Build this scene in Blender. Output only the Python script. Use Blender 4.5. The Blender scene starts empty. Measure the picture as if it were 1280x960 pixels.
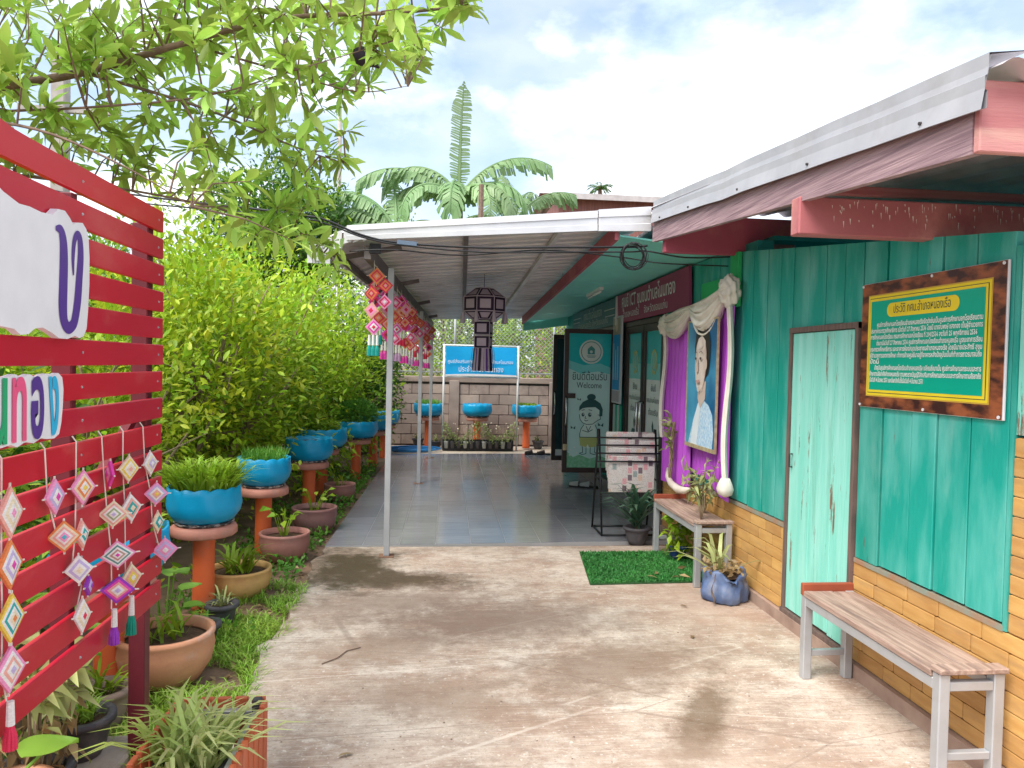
import bpy, math, random
import numpy as np
from mathutils import Vector, Matrix
random.seed(7); rng = np.random.default_rng(7)
scn = bpy.context.scene
COL = scn.collection
rad = math.radians

# ------------------------------------------------------------------ camera
cam = bpy.data.cameras.new('camera'); camo = bpy.data.objects.new('camera', cam); COL.objects.link(camo)
cam.sensor_width = 36; cam.lens = 36 * 930 / 1280; cam.clip_start = .05; cam.clip_end = 2000
yaw, pitch, roll = rad(6.109), rad(-1.528), .022
fwd = Vector((math.sin(yaw) * math.cos(pitch), math.cos(yaw) * math.cos(pitch), math.sin(pitch)))
r0 = Vector((math.cos(yaw), -math.sin(yaw), 0)); u0 = r0.cross(fwd)
rr = r0 * math.cos(roll) + u0 * math.sin(roll); uu = -r0 * math.sin(roll) + u0 * math.cos(roll)
camo.matrix_world = Matrix(((rr.x, uu.x, -fwd.x, 0), (rr.y, uu.y, -fwd.y, 0), (rr.z, uu.z, -fwd.z, 1.6), (0, 0, 0, 1)))
scn.camera = camo

# ------------------------------------------------------------------ world: bright cloud cover with thin blue gaps
SUN_EL, SUN_AZ = 54, 228          # azimuth measured clockwise from +Y
w = bpy.data.worlds.new('World'); scn.world = w; w.use_nodes = True
nt = w.node_tree; nt.nodes.clear()
def WN(t, **k):
    n = nt.nodes.new(t)
    for a, b in k.items(): setattr(n, a, b)
    return n
sky = WN('ShaderNodeTexSky', sky_type='NISHITA', sun_disc=False)
sky.sun_elevation = rad(SUN_EL); sky.sun_rotation = rad(SUN_AZ); sky.air_density = 1.0; sky.dust_density = 2.0
tc = WN('ShaderNodeTexCoord'); mp = WN('ShaderNodeMapping'); mp.inputs['Scale'].default_value = (1, 1, 1.9)
mp.inputs['Location'].default_value = (2.3, .4, .2)
nz = WN('ShaderNodeTexNoise'); nz.inputs['Scale'].default_value = 2.6; nz.inputs['Detail'].default_value = 8; nz.inputs['Roughness'].default_value = .56
nz2 = WN('ShaderNodeTexNoise'); nz2.inputs['Scale'].default_value = 5.5; nz2.inputs['Detail'].default_value = 6
mr = WN('ShaderNodeMapRange'); mr.inputs[1].default_value = .40; mr.inputs[2].default_value = .53; mr.inputs[3].default_value = .3; mr.inputs[4].default_value = 1
ccol = WN('ShaderNodeMix', data_type='RGBA'); ccol.inputs[6].default_value = (4.0, 4.7, 5.6, 1); ccol.inputs[7].default_value = (7.0, 7.1, 7.2, 1)
mr2 = WN('ShaderNodeMapRange'); mr2.inputs[1].default_value = .40; mr2.inputs[2].default_value = .60
mx = WN('ShaderNodeMix', data_type='RGBA')
bg = WN('ShaderNodeBackground'); bg.inputs['Strength'].default_value = .06
out = WN('ShaderNodeOutputWorld')
L = nt.links.new
L(tc.outputs['Generated'], mp.inputs[0]); L(mp.outputs[0], nz.inputs['Vector']); L(mp.outputs[0], nz2.inputs['Vector'])
L(nz.outputs[0], mr.inputs[0]); L(nz2.outputs[0], mr2.inputs[0]); L(mr2.outputs[0], ccol.inputs[0])
L(mr.outputs[0], mx.inputs[0]); L(sky.outputs[0], mx.inputs[6]); L(ccol.outputs[2], mx.inputs[7])
L(mx.outputs[2], bg.inputs[0]); L(bg.outputs[0], out.inputs[0])

sd = bpy.data.lights.new('sun', 'SUN'); sd.energy = 1.25; sd.angle = rad(38); sd.color = (1, .95, .87)
so = bpy.data.objects.new('sun', sd); COL.objects.link(so)
sdir = Vector((math.sin(rad(SUN_AZ)) * math.cos(rad(SUN_EL)), math.cos(rad(SUN_AZ)) * math.cos(rad(SUN_EL)), math.sin(rad(SUN_EL))))
so.rotation_euler = sdir.to_track_quat('Z', 'Y').to_euler(); so.location = (0, 0, 20)
scn.view_settings.view_transform = 'Standard'; scn.view_settings.look = 'None'
scn.view_settings.exposure = 2.15; scn.view_settings.gamma = 1.0; scn.view_settings.use_curve_mapping = False
scn.render.engine = 'CYCLES'

# ------------------------------------------------------------------ materials
MATS = {}
def mat(name, c, c2=None, rough=.65, scale=6, stretch=(1, 1, 1), lo=.35, hi=.65, bump=0, bscale=40, metal=0, rnd=0, island=0, spec=.4, transl=0, detail=5, wave=None, dirt=None, dscale=2, chip=None):
    """procedural: base colour c .. c2 by noise in world space, optional per-object / per-island value shift, bump, dirt blotches"""
    if name in MATS: return MATS[name]
    m = bpy.data.materials.new(name); m.use_nodes = True; t = m.node_tree; N = t.nodes; lk = t.links.new
    b = N['Principled BSDF']; b.inputs['Roughness'].default_value = rough; b.inputs['Metallic'].default_value = metal
    b.inputs['Specular IOR Level'].default_value = spec
    g = N.new('ShaderNodeNewGeometry'); mp = N.new('ShaderNodeMapping'); mp.inputs['Scale'].default_value = stretch
    lk(g.outputs['Position'], mp.inputs[0])
    n1 = N.new('ShaderNodeTexNoise'); n1.inputs['Scale'].default_value = scale; n1.inputs['Detail'].default_value = detail
    lk(mp.outputs[0], n1.inputs['Vector'])
    r = N.new('ShaderNodeMapRange'); r.inputs[1].default_value = lo; r.inputs[2].default_value = hi; lk(n1.outputs[0], r.inputs[0])
    if c2 is None: c2 = tuple(x * .78 for x in c)
    mix = N.new('ShaderNodeMix'); mix.data_type = 'RGBA'; mix.inputs[6].default_value = (*c, 1); mix.inputs[7].default_value = (*c2, 1)
    lk(r.outputs[0], mix.inputs[0]); colout = mix.outputs[2]
    if dirt is not None:
        n3 = N.new('ShaderNodeTexNoise'); n3.inputs['Scale'].default_value = dscale; n3.inputs['Detail'].default_value = 9; n3.inputs['Roughness'].default_value = .65
        lk(mp.outputs[0], n3.inputs['Vector'])
        r3 = N.new('ShaderNodeMapRange'); r3.inputs[1].default_value = .53; r3.inputs[2].default_value = .68; r3.inputs[4].default_value = dirt[3]; lk(n3.outputs[0], r3.inputs[0])
        m3 = N.new('ShaderNodeMix'); m3.data_type = 'RGBA'; m3.inputs[7].default_value = (*dirt[:3], 1)
        lk(r3.outputs[0], m3.inputs[0]); lk(colout, m3.inputs[6]); colout = m3.outputs[2]
    if chip is not None:    # paint lost in thin vertical flakes: bare wood shows
        mpc = N.new('ShaderNodeMapping'); mpc.inputs['Scale'].default_value = (1, chip[4], chip[5]); lk(g.outputs['Position'], mpc.inputs[0])
        n4 = N.new('ShaderNodeTexNoise'); n4.inputs['Scale'].default_value = 1; n4.inputs['Detail'].default_value = 9; n4.inputs['Roughness'].default_value = .7; lk(mpc.outputs[0], n4.inputs['Vector'])
        r4 = N.new('ShaderNodeMapRange'); r4.inputs[1].default_value = chip[3]; r4.inputs[2].default_value = chip[3] + .015; lk(n4.outputs[0], r4.inputs[0])
        m4 = N.new('ShaderNodeMix'); m4.data_type = 'RGBA'; m4.inputs[7].default_value = (*chip[:3], 1); lk(r4.outputs[0], m4.inputs[0]); lk(colout, m4.inputs[6]); colout = m4.outputs[2]
    if rnd or island:
        hsv = N.new('ShaderNodeHueSaturation'); src = N.new('ShaderNodeObjectInfo').outputs['Random'] if rnd else g.outputs['Random Per Island']
        a = rnd or island
        rv = N.new('ShaderNodeMapRange'); rv.inputs[3].default_value = 1 - a; rv.inputs[4].default_value = 1 + a; lk(src, rv.inputs[0]); lk(rv.outputs[0], hsv.inputs['Value'])
        rh = N.new('ShaderNodeMath'); rh.operation = 'MULTIPLY_ADD'; rh.inputs[1].default_value = .06 * a; rh.inputs[2].default_value = .5 - .03 * a; lk(src, rh.inputs[0]); lk(rh.outputs[0], hsv.inputs['Hue'])
        lk(colout, hsv.inputs['Color']); colout = hsv.outputs[0]
    lk(colout, b.inputs['Base Color'])
    if bump:
        n2 = N.new('ShaderNodeTexNoise'); n2.inputs['Scale'].default_value = bscale; n2.inputs['Detail'].default_value = 6; lk(mp.outputs[0], n2.inputs['Vector'])
        bp = N.new('ShaderNodeBump'); bp.inputs['Strength'].default_value = bump; bp.inputs['Distance'].default_value = .01
        lk(n2.outputs[0], bp.inputs['Height']); lk(bp.outputs[0], b.inputs['Normal'])
    if transl:
        tr = N.new('ShaderNodeBsdfTranslucent'); lk(colout, tr.inputs[0]); ms = N.new('ShaderNodeMixShader'); ms.inputs[0].default_value = transl
        o = N['Material Output']; lk(b.outputs[0], ms.inputs[1]); lk(tr.outputs[0], ms.inputs[2]); lk(ms.outputs[0], o.inputs[0])
    MATS[name] = m
    return m
def flat(name, c, rough=.6, **k): return mat(name, c, tuple(x * .9 for x in c), rough, **k)

M_red = mat('fence paint', (.54, .008, .030), (.46, .006, .024), .42, scale=3, stretch=(1, .4, 1), bump=.06, bscale=30, rnd=.06, dirt=(.62, .16, .14, .30), dscale=5)
M_redpost = mat('fence post paint', (.14, .012, .022), (.10, .01, .018), .5)
M_white = flat('white board', (.82, .80, .84), .45)
M_purple = flat('purple print', (.10, .04, .28), .45)
M_pink = flat('pink print', (.85, .10, .25)); M_green = flat('green print', (.02, .38, .16)); M_cyan = flat('cyan print', (.03, .45, .75))
M_teal = mat('teal paint', (.008, .33, .265), (.10, .46, .40), .5, scale=2.2, stretch=(1, 3.2, .8), lo=.42, hi=.66, bump=.18, bscale=16, rnd=.10, dirt=(.18, .48, .43, .6), dscale=1.6, chip=(.15, .12, .10, .68, 24, 2.2))
M_tealdark = mat('teal wall paint', (.02, .27, .27), (.03, .33, .31), .6)
M_soffit = mat('soffit paint', (.28, .82, .74), (.24, .76, .68), .5, scale=1.5)
M_door = mat('old turquoise paint', (.23, .68, .57), (.34, .75, .66), .6, scale=3, stretch=(1, 5, .5), bump=.3, bscale=14, dirt=(.18, .50, .40, .7), dscale=2.6, chip=(.22, .13, .09, .615, 22, 1.8))
M_oldwood = mat('weathered brown wood', (.20, .13, .11), (.12, .09, .08), .8, scale=9, stretch=(1, 6, .6), bump=.3)
M_brick = mat('orange wood-look brick', (.63, .37, .13), (.54, .29, .09), .55, scale=5, stretch=(1, 1.2, 7), bump=.12, bscale=18, rnd=.13, dirt=(.44, .26, .12, .6), dscale=2.2)
M_mortar = mat('mortar', (.40, .22, .10), (.30, .16, .075), .9, bump=.3)
M_plinth = mat('plinth cement', (.42, .30, .24), (.30, .20, .16), .9, bump=.3, bscale=30)
M_metal = mat('sheet metal', (.70, .70, .72), (.60, .60, .63), .42, metal=.35, scale=4, dirt=(.50, .47, .46, .35), dscale=3)
M_sheet = mat('roof sheet', (.74, .71, .74), (.60, .57, .60), .5, metal=.2, scale=3, dirt=(.36, .32, .32, .5), dscale=1.5)
M_sheetold = mat('old roof sheet', (.70, .66, .68), (.54, .50, .54), .5, metal=.2, scale=5, dirt=(.30, .22, .22, .5), dscale=2)
M_maroon = mat('maroon paint', (.44, .09, .14), (.38, .075, .12), .6, scale=3, dirt=(.55, .20, .16, .7), dscale=1.2, bump=.1)
M_fascia = mat('weathered purple board', (.40, .27, .29), (.22, .14, .165), .8, scale=9, stretch=(1, .35, 11), bump=.4, bscale=14)
M_fascia2 = mat('pink worn board', (.54, .25, .24), (.42, .14, .15), .75, scale=4, stretch=(.4, 1, 4), bump=.2, dirt=(.60, .36, .30, .8), dscale=1.6)
M_steel = mat('steel grey paint', (.46, .47, .49), (.40, .41, .43), .4, metal=.3, dirt=(.35, .32, .30, .3), dscale=8)
M_darksteel = mat('dark steel', (.075, .065, .07), (.05, .045, .05), .55, metal=.3)
M_black = flat('black paint', (.012, .012, .015), .4)
M_cable = flat('black cable', (.015, .015, .018), .5)
M_tile = mat('grey porcelain tile', (.27, .265, .29), (.21, .207, .235), .15, scale=3, stretch=(1, 14, 1), rnd=.09, spec=.5, bump=.02, bscale=30)
M_grout = flat('grout', (.42, .41, .41), .8)
M_benchwood = mat('bench planks', (.46, .33, .27), (.27, .18, .145), .7, scale=9, stretch=(7, .45, 7), bump=.35, bscale=14, dirt=(.14, .09, .08, .7), dscale=3)
M_redwood = mat('red brown board', (.36, .085, .04), (.27, .06, .03), .6)
M_block = mat('cement block', (.44, .34, .29), (.34, .26, .225), .9, scale=3, bump=.3, rnd=.14, dirt=(.15, .11, .10, .7), dscale=1.3)
M_blockdark = mat('cement joint', (.22, .17, .15), (.15, .12, .11), .95, scale=3, dirt=(.09, .075, .07, .8), dscale=1.5)
M_blue = mat('blue tyre paint', (.004, .36, .66), (.003, .31, .60), .38, scale=5, bump=.1, bscale=25, dirt=(.10, .36, .50, .3), dscale=5)
M_orange = mat('orange column paint', (.86, .17, .05), (.76, .13, .04), .55, scale=4, dirt=(.55, .20, .12, .5), dscale=4)
M_pinkcem = mat('pink painted cement', (.66, .29, .22), (.54, .22, .17), .7, scale=8, dirt=(.38, .24, .2, .6), dscale=6, bump=.2)
M_tyre = flat('tyre rubber', (.02, .02, .022), .8)
M_soil = mat('soil', (.10, .058, .032), (.06, .035, .02), .95, scale=30, bump=.8, bscale=60)
M_terra = mat('terracotta', (.66, .31, .18), (.56, .24, .135), .7, scale=6, dirt=(.52, .44, .42, .55), dscale=4, bump=.15)
M_terray = mat('ochre clay', (.70, .42, .16), (.60, .33, .12), .7, scale=6, dirt=(.5, .22, .10, .5), dscale=4, bump=.15)
M_terrap = mat('purple clay', (.44, .20, .17), (.35, .15, .125), .6, scale=6, dirt=(.42, .28, .25, .6), dscale=5, bump=.15)
M_plast = mat('grey plastic', (.09, .085, .095), (.06, .055, .065), .6, dirt=(.22, .19, .18, .4), dscale=8)
M_curtain = mat('purple satin', (.48, .09, .60), (.41, .07, .53), .38, scale=3)
M_satin = mat('ivory cloth', (.78, .74, .67), (.68, .63, .56), .6, scale=10)
M_gold = mat('gilt frame', (.58, .48, .30), (.42, .33, .19), .45, metal=.3, scale=30)
M_signpurple = mat('sign maroon', (.32, .05, .13), (.28, .045, .115), .55, scale=2)
M_signteal = mat('sign dark teal', (.05, .16, .19), (.04, .135, .165), .5)
M_print = flat('sign white print', (.78, .76, .78)); M_printdim = flat('dull white print', (.62, .64, .66)); M_dark = flat('dark print', (.03, .07, .075))
M_brownframe = mat('dark brown aluminium', (.055, .035, .032), (.04, .027, .025), .4, metal=.3)
M_hedge = {}
def leafm(n, c, c2, tr=.35, isl=.30, rough=.45): return mat(n, c, c2, rough, scale=2.5, island=isl, transl=tr, spec=.35, lo=.4, hi=.6)
M_leafY = leafm('yellow green leaf', (.50, .56, .035), (.28, .45, .022))
M_leafG = leafm('mid green leaf', (.18, .35, .022), (.30, .43, .025))
M_leafD = leafm('dark green leaf', (.045, .13, .02), (.075, .18, .025))
M_leafB = leafm('bright tree leaf', (.22, .44, .03), (.44, .58, .04), .42, .36)
M_leafO = mat('overhead tree leaf', (.31, .50, .075), (.47, .62, .13), .42, scale=2, rnd=.42, transl=.42)
M_leafO2 = leafm('overhead tree small leaf', (.31, .50, .075), (.47, .62, .13), .42, .42)
M_grass = leafm('grass blade', (.24, .44, .05), (.36, .52, .07), .3, .35)
M_lime = leafm('lime seedling', (.36, .50, .035), (.28, .44, .03), .35, .3)
M_chive = leafm('chive', (.12, .36, .045), (.18, .40, .05), .3, .3)
M_banana = mat('banana leaf', (.22, .38, .16), (.34, .48, .24), .4, scale=.8, transl=.35, rnd=.2)
M_bark = mat('bark', (.24, .16, .12), (.15, .10, .075), .9, scale=20, bump=.5)
M_twig = mat('pale twig', (.30, .22, .14), (.22, .16, .10), .9)
M_dry = leafm('dry leaf', (.42, .30, .15), (.30, .20, .10), .25, .3)
M_palegreen = leafm('pale dry green', (.40, .42, .18), (.30, .34, .13), .25, .3)
M_varieg = leafm('variegated leaf', (.55, .56, .26), (.38, .44, .14), .3, .3)
M_turf = leafm('artificial turf', (.035, .19, .035), (.05, .23, .045), .1, .3)
M_yellow = flat('yellow print', (.90, .70, .03)); M_amber = flat('amber print', (.66, .40, .06))
M_concpole = mat('concrete pole', (.40, .37, .34), (.33, .30, .28), .9)

# ------------------------------------------------------------------ mesh helpers
def V(*a): return Vector(a)
ORG = {}
class MB:
    def __init__(s): s.v = []; s.f = []; s.mi = []
    def add(s, vs, fs, mi=0):
        o = len(s.v); s.v += [tuple(p) for p in vs]; s.f += [tuple(i + o for i in f) for f in fs]; s.mi += [mi] * len(fs); return s
    def hexa(s, p, mi=0):   # p: 8 points, bottom loop then top loop
        return s.add(p, [(3, 2, 1, 0), (4, 5, 6, 7), (0, 1, 5, 4), (1, 2, 6, 5), (2, 3, 7, 6), (3, 0, 4, 7)], mi)
    def box(s, a, b, mi=0):
        x0, x1 = sorted((a[0], b[0])); y0, y1 = sorted((a[1], b[1])); z0, z1 = sorted((a[2], b[2]))
        return s.hexa([(x0, y0, z0), (x1, y0, z0), (x1, y1, z0), (x0, y1, z0), (x0, y0, z1), (x1, y0, z1), (x1, y1, z1), (x0, y1, z1)], mi)
    def bbox(s, a, b, r=.004, mi=0):   # box with chamfered edges
        c = [(min(a[i], b[i]), max(a[i], b[i])) for i in range(3)]
        r = min([r] + [(q[1] - q[0]) * .45 for q in c]); vs = []; idx = {}
        for sx in (0, 1):
            for sy in (0, 1):
                for sz in (0, 1):
                    for ax in range(3):
                        p = [c[0][sx], c[1][sy], c[2][sz]]
                        for k, sg in enumerate((sx, sy, sz)):
                            if k != ax: p[k] += r if sg == 0 else -r
                        idx[(sx, sy, sz, ax)] = len(vs); vs.append(p)
        fs = []
        for ax in range(3):
            o1, o2 = (ax + 1) % 3, (ax + 2) % 3
            for sg in (0, 1):
                loop = []
                for (i, j) in ((0, 0), (1, 0), (1, 1), (0, 1)):
                    k = [0, 0, 0]; k[ax] = sg; k[o1] = i; k[o2] = j; loop.append(idx[(*k, ax)])
                fs.append(loop if sg else loop[::-1])
            for i in (0, 1):
                for j in (0, 1):
                    k0 = [0, 0, 0]; k1 = [0, 0, 0]; k0[o1] = k1[o1] = i; k0[o2] = k1[o2] = j; k1[ax] = 1
                    q = [idx[(*k0, o1)], idx[(*k1, o1)], idx[(*k1, o2)], idx[(*k0, o2)]]
                    fs.append(q if (i ^ j) else q[::-1])
        for sx in (0, 1):
            for sy in (0, 1):
                for sz in (0, 1):
                    q = [idx[(sx, sy, sz, k)] for k in range(3)]; fs.append(q if (sx + sy + sz) % 2 else q[::-1])
        return s.add(vs, fs, mi)
    def bar(s, a, b, wd, ht, up=(0, 0, 1), mi=0):
        a, b = Vector(a), Vector(b); d = (b - a).normalized(); up = Vector(up)
        if abs(d.dot(up)) > .98: up = Vector((0, 1, 0))
        sd = d.cross(up).normalized() * wd / 2; u = sd.cross(d).normalized() * ht / 2
        return s.hexa([a - sd - u, a + sd - u, b + sd - u, b - sd - u, a - sd + u, a + sd + u, b + sd + u, b - sd + u], mi)
    def tube(s, pts, r, n=6, mi=0, cap=True):
        pts = [Vector(p) for p in pts]; R = r if isinstance(r, (list, tuple)) else [r] * len(pts); vs = []; fs = []; prev = None
        for i, p in enumerate(pts):
            d = (pts[min(i + 1, len(pts) - 1)] - pts[max(i - 1, 0)]).normalized()
            ref = prev if prev is not None else (Vector((0, 0, 1)) if abs(d.z) < .9 else Vector((1, 0, 0)))
            u = (ref - d * ref.dot(d))
            u = u.normalized() if u.length > 1e-6 else d.orthogonal().normalized()
            prev = u; v = d.cross(u)
            vs += [p + (u * math.cos(2 * math.pi * k / n) + v * math.sin(2 * math.pi * k / n)) * R[i] for k in range(n)]
        for i in range(len(pts) - 1):
            for k in range(n): fs.append((i * n + k, i * n + (k + 1) % n, (i + 1) * n + (k + 1) % n, (i + 1) * n + k))
        if cap: fs += [tuple(range(n))[::-1], tuple((len(pts) - 1) * n + k for k in range(n))]
        return s.add(vs, fs, mi)
    def lathe(s, c, prof, n=24, mi=0, fn=None, capb=True, capt=False):   # prof: (r,z) ; fn(theta,i,r,z)->(r,z)
        vs = []; fs = []
        for i, (r, z) in enumerate(prof):
            for k in range(n):
                th = 2 * math.pi * k / n; r2, z2 = fn(th, i, r, z) if fn else (r, z)
                vs.append((c[0] + r2 * math.cos(th), c[1] + r2 * math.sin(th), c[2] + z2))
        for i in range(len(prof) - 1):
            for k in range(n): fs.append((i * n + k, i * n + (k + 1) % n, (i + 1) * n + (k + 1) % n, (i + 1) * n + k))
        if capb: fs.append(tuple(range(n))[::-1])
        if capt: fs.append(tuple((len(prof) - 1) * n + k for k in range(n)))
        return s.add(vs, fs, mi)
    def grid(s, fn, nu, nv, mi=0):
        vs = [fn(i / nu, j / nv) for j in range(nv + 1) for i in range(nu + 1)]
        fs = [(j * (nu + 1) + i, j * (nu + 1) + i + 1, (j + 1) * (nu + 1) + i + 1, (j + 1) * (nu + 1) + i) for j in range(nv) for i in range(nu)]
        return s.add(vs, fs, mi)
    def mesh(s, name, mats, smooth=False, off=(0, 0, 0)):
        m = bpy.data.meshes.new(name)
        vv = [(x - off[0], y - off[1], z - off[2]) for x, y, z in s.v]
        m.from_pydata(vv, [], s.f)
        for q in (mats if isinstance(mats, (list, tuple)) else [mats]): m.materials.append(q)
        if isinstance(mats, (list, tuple)) and len(mats) > 1: m.polygons.foreach_set('material_index', s.mi)
        if smooth: m.polygons.foreach_set('use_smooth', [True] * len(m.polygons))
        m.update(); return m
    def build(s, name, mats, parent=None, smooth=False, origin=None):
        po = ORG[parent.name] if parent else Vector((0, 0, 0))
        og = Vector(origin) if origin is not None else (po if parent else Vector((0, 0, 0)))
        o = bpy.data.objects.new(name, s.mesh(name, mats, smooth, og)); COL.objects.link(o)
        if parent: o.parent = parent
        o.location = og - po if parent else og
        ORG[o.name] = og
        return o

def tag(o, label, cat, group=None):
    o['label'] = label; o['category'] = cat
    if group: o['group'] = group
    return o
def thing(name, label, cat, loc=(0, 0, 0), group=None):
    o = bpy.data.objects.new(name, None); COL.objects.link(o); o.location = loc; o.empty_display_size = .1
    ORG[o.name] = Vector(loc); return tag(o, label, cat, group)
def struct(o): o['kind'] = 'structure'; return o
def stuff(o): o['kind'] = 'stuff'; return o
def inst(name, mesh, parent, loc, rot=(0, 0, 0), scale=(1, 1, 1)):
    o = bpy.data.objects.new(name, mesh); COL.objects.link(o)
    if parent: o.parent = parent
    o.location = Vector(loc) - (ORG[parent.name] if parent else Vector((0, 0, 0))); o.rotation_euler = rot; o.scale = scale
    ORG[o.name] = Vector(loc); return o
def nrm(a): return a / np.maximum(np.linalg.norm(a, axis=-1, keepdims=True), 1e-9)
def npmesh(name, verts, quads, tris, m, parent=None, smooth=False):
    og = ORG[parent.name] if parent else Vector((0, 0, 0))
    verts = verts - np.array(og)
    me = bpy.data.meshes.new(name); nq, ntv = len(quads), len(tris)
    me.vertices.add(len(verts)); me.vertices.foreach_set('co', verts.astype(np.float32).ravel())
    li = np.concatenate([quads.ravel(), tris.ravel()]).astype(np.int32); me.loops.add(len(li)); me.loops.foreach_set('vertex_index', li)
    me.polygons.add(nq + ntv)
    st = np.concatenate([np.arange(nq) * 4, nq * 4 + np.arange(ntv) * 3]).astype(np.int32)
    me.polygons.foreach_set('loop_start', st)
    me.update(calc_edges=True); me.validate(); me.materials.append(m)
    if smooth: me.polygons.foreach_set('use_smooth', [True] * len(me.polygons))
    o = bpy.data.objects.new(name, me); COL.objects.link(o)
    if parent: o.parent = parent
    ORG[o.name] = og; return o
def leaves(name, P, D, Ln, W, m, parent=None, fold=.18, droop=.12, fine=False):
    """folded leaves: P base, D direction; one mesh"""
    n = len(P); D = nrm(D); Ln = np.broadcast_to(np.asarray(Ln, float), (n,))[:, None]; W = np.broadcast_to(np.asarray(W, float), (n,))[:, None]
    up = np.tile([0, 0, 1.], (n, 1)) + rng.normal(0, .45, (n, 3)); S = nrm(np.cross(D, up)); Nn = np.cross(S, D)
    if fine:
        def pt(u, k): return P + D * Ln * u + S * W * k + Nn * (W * abs(k) * fold * 1.6 - Ln * droop * u * u)
        v = np.stack([P, pt(.30, -.40), pt(.30, 0), pt(.30, .40), pt(.66, -.46), pt(.66, 0), pt(.66, .46), pt(1, 0)], 1).reshape(-1, 3); b = (np.arange(n) * 8)[:, None]
        q = np.concatenate([b + np.array([[1, 2, 5, 4]]), b + np.array([[2, 3, 6, 5]])]); t = np.concatenate([b + np.array([[k]]) for k in ([0, 2, 1], [0, 3, 2], [4, 5, 7], [5, 6, 7])][0:0] + [b + np.array([k]) for k in ([0, 2, 1], [0, 3, 2], [4, 5, 7], [5, 6, 7])])
        return npmesh(name, v, q, t, m, parent)
    v = np.stack([P, P + D * Ln * .45 - S * W / 2 + Nn * W * fold, P + D * Ln * .5, P + D * Ln * .45 + S * W / 2 + Nn * W * fold, P + D * Ln - Nn * Ln * droop], 1).reshape(-1, 3)
    b = (np.arange(n) * 5)[:, None]
    q = np.concatenate([b + np.array([[0, 2, 4, 1]]), b + np.array([[0, 3, 4, 2]])])
    return npmesh(name, v, q, np.zeros((0, 3), int), m, parent)
def blades(name, P, D, Ln, W, m, parent=None, bend=.5):
    """grass blades: arch from P along D then droop"""
    n = len(P); D = nrm(D); Ln = np.broadcast_to(np.asarray(Ln, float), (n,))[:, None]; W = np.broadcast_to(np.asarray(W, float), (n,))[:, None]
    H = D.copy(); H[:, 2] = 0; H = H + rng.normal(0, .15, (n, 3)) * np.array([1, 1, 0]); H = nrm(H); S = nrm(np.cross(H, np.tile([0, 0, 1.], (n, 1))))
    bn = np.broadcast_to(np.asarray(bend, float), (n,))[:, None]
    m1 = P + D * Ln * .4; m2 = m1 + nrm(D + H * bn * .8 - np.array([0, 0, 1]) * bn * .25) * Ln * .33; tp = m2 + nrm(D * .6 + H * bn * 1.2 - np.array([0, 0, 1]) * bn * 1.0) * Ln * .3
    v = np.stack([P - S * W * .35, P + S * W * .35, m1 - S * W / 2, m1 + S * W / 2, m2 - S * W * .4, m2 + S * W * .4, tp], 1).reshape(-1, 3)
    b = (np.arange(n) * 7)[:, None]
    q = np.concatenate([b + np.array([[0, 1, 3, 2]]), b + np.array([[2, 3, 5, 4]])]); t = b + np.array([[4, 5, 6]])
    return npmesh(name, v, q, t, m, parent)
def disc(n, r, c=(0, 0, 0)):
    a = rng.uniform(0, 2 * np.pi, n); q = np.sqrt(rng.uniform(0, 1, n)) * r
    return np.stack([c[0] + q * np.cos(a), c[1] + q * np.sin(a), np.full(n, c[2])], 1)
def updir(n, spread): 
    d = rng.normal(0, spread, (n, 3)); d[:, 2] = 1; return nrm(d)

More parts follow.
